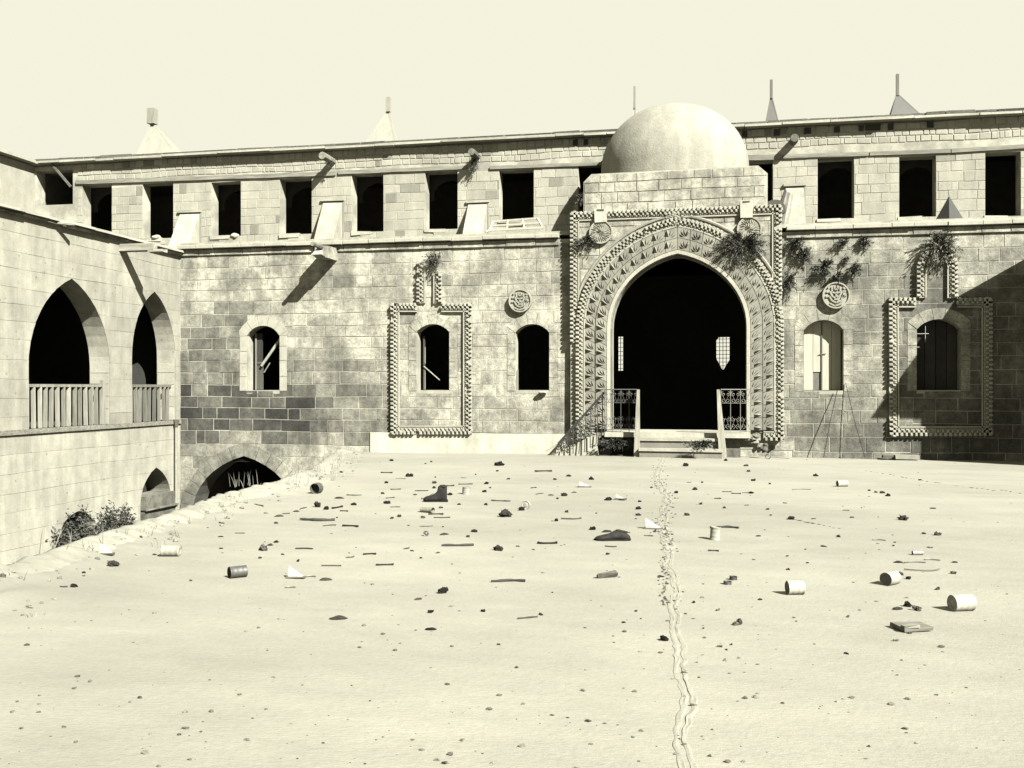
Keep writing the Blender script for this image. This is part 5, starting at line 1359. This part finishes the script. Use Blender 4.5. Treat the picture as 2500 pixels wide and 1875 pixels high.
# board and rotten plank
q = MB(); x, y, t = ong(2226, 1538); s = 76/F*t; M_ = Matrix.Translation((x, y, ground_h(x, y))) @ Matrix.Rotation(TH+.12, 4, 'Z')
q.box(-s*.5, s*.5, -s*.42, s*.42, .008, .035, .09, jit=.006, M=M_); q.box(-s*.5, s*.02, -s*.46, -s*.2, .036, .052, .12, jit=.006, M=M_); o = q.build('flat_board', BEAMW); tag(o, 'flat weathered board lying near the lower right corner', 'board')
q = MB(); x, y, t = ong(1481, 1410); s = 54/F*t; M_ = Matrix.Translation((x, y, ground_h(x, y))) @ Matrix.Rotation(TH+.35, 4, 'Z') @ Matrix.Rotation(.3, 4, 'X')
q.box(-s*.5, s*.5, -s*.1, s*.1, .005, .05, .06, jit=.015, M=M_); o = q.build('rotten_plank', WOOD); tag(o, 'short pitted rotten plank in front of the flattened shoe', 'board')
# crack across the terrace: a ribbon of broken edges with chips
crack = [(1627, 1111), (1614, 1140), (1604, 1165), (1612, 1190), (1628, 1206), (1630, 1225), (1622, 1250), (1616, 1280), (1626, 1310), (1630, 1340), (1634, 1370), (1646, 1410), (1650, 1450), (1648, 1500), (1648, 1550), (1660, 1600), (1672, 1680), (1668, 1780), (1680, 1890)]
m = MB(); ch = MB(); pts = []
for a, b_ in zip(crack, crack[1:]):
    for i in range(30): f = i/30; pts.append((a[0]+(b_[0]-a[0])*f, a[1]+(b_[1]-a[1])*f))
for k, (px, py) in enumerate(pts):
    x, y, t = ong(px, py); w_ = (.08+.04*noise.noise(Vector((y*2.2, 0, 0)))+.02*noise.noise(Vector((y*9, 0, 0))))*(1 if py < 1350 else .6); wc = noise.noise(Vector((y*1.6, 7, 0)))*.04+noise.noise(Vector((y*8, 7, 0)))*.012
    for j in range(9):
        u = (j/8-.5)*2; e = noise.noise(Vector((y*7, j*1.1, 2)))
        z_ = ground_h(x, y)+.002+((.014 if py < 1350 else .006)*(1-abs(u))**.5*(e+.35) if 0 < j < 8 else -.008); 
        if j in ((4,) if py > 1350 else (4, 5)): z_ -= (.035 if py < 1350 else .03)*max(0, noise.noise(Vector((y*3, 3, 3)))+.35)
        m.v.append((x+wc+u*w_*(1+.12*e), y, z_)); m.t.append(.15)
for k in range(len(pts)-1):
    for j in range(8): m.f.append((k*9+j, k*9+j+1, k*9+j+10, k*9+j+9))
m.build('terrace_crack', EARTH, kind='structure')
for k in range(220):
    px, py = rr.choice([p_ for p_ in pts if p_[1] < 1350 or rr.random() < .12]); 
    side = rr.choice((-1, 1)); x, y, t = ong(px+rr.gauss(0, 9)+(side*6), py+rr.gauss(0, 4)); s = rr.uniform(.006, .016)
    ch.blob((x, y, ground_h(x, y)+s*.3), s, (1.2, 1, .6), .4, rr.choice((.03, .04, .06, .09)), 5, 4, k)
xs = [ong(1620+noise.noise(Vector((i*.3, 0, 8)))*6, 1360+i*2.4) for i in range(50)]
for a, b_ in (((2090, 1146), (2334, 1187)), ((1905, 1264), (2050, 1291)), ((2334, 1187), (2500, 1204))):
    for i in range(34):
        f = i/34+rr.uniform(-.01, .01); x, y, t = ong(a[0]+(b_[0]-a[0])*f+rr.gauss(0, 2), a[1]+(b_[1]-a[1])*f+4*noise.noise(Vector((f*5, a[0], 0)))); s = rr.uniform(.006, .016)
        if rr.random() < .7: ch.blob((x, y, ground_h(x, y)+s*.2), s, (2.2, 1, .5), .4, .06, 5, 3, i)
for x, y, t in xs:
    s = rr.uniform(.006, .015); ch.blob((x+rr.gauss(0, .02), y, ground_h(x, y)+s*.3), s, (1, 1, .6), .4, rr.choice((.04, .06, .09)), 5, 4, int(x*100))
ch.build('crack_rubble', DEBRIS, kind='stuff')
m = MB()
for k in range(800):
    px, py = rr.uniform(-50, 2550), 1112+790*rr.random()**1.3; x, y, t = ong(px, py)
    if x < rimx(y)+.05 or y > D-.3: continue
    s = .003+.013*rr.random()**3; m.blob((x, y, ground_h(x, y)+s*.3), s, (1.3, 1, .6), .4, rr.choice((.05, .08, .1, .12)), 5, 3, k)
for k in range(260):
    y = rr.uniform(1, 27.5); x = rimx(y)+abs(rr.gauss(.1, .35)); s = rr.uniform(.008, .035); m.blob((x, y, ground_h(x, y)+s*.2), s, (1.2, 1, .7), .4, rr.choice((.08, .11, .14, .16)), 5, 4, k)
m.build('gravel', DEBRIS, kind='stuff')
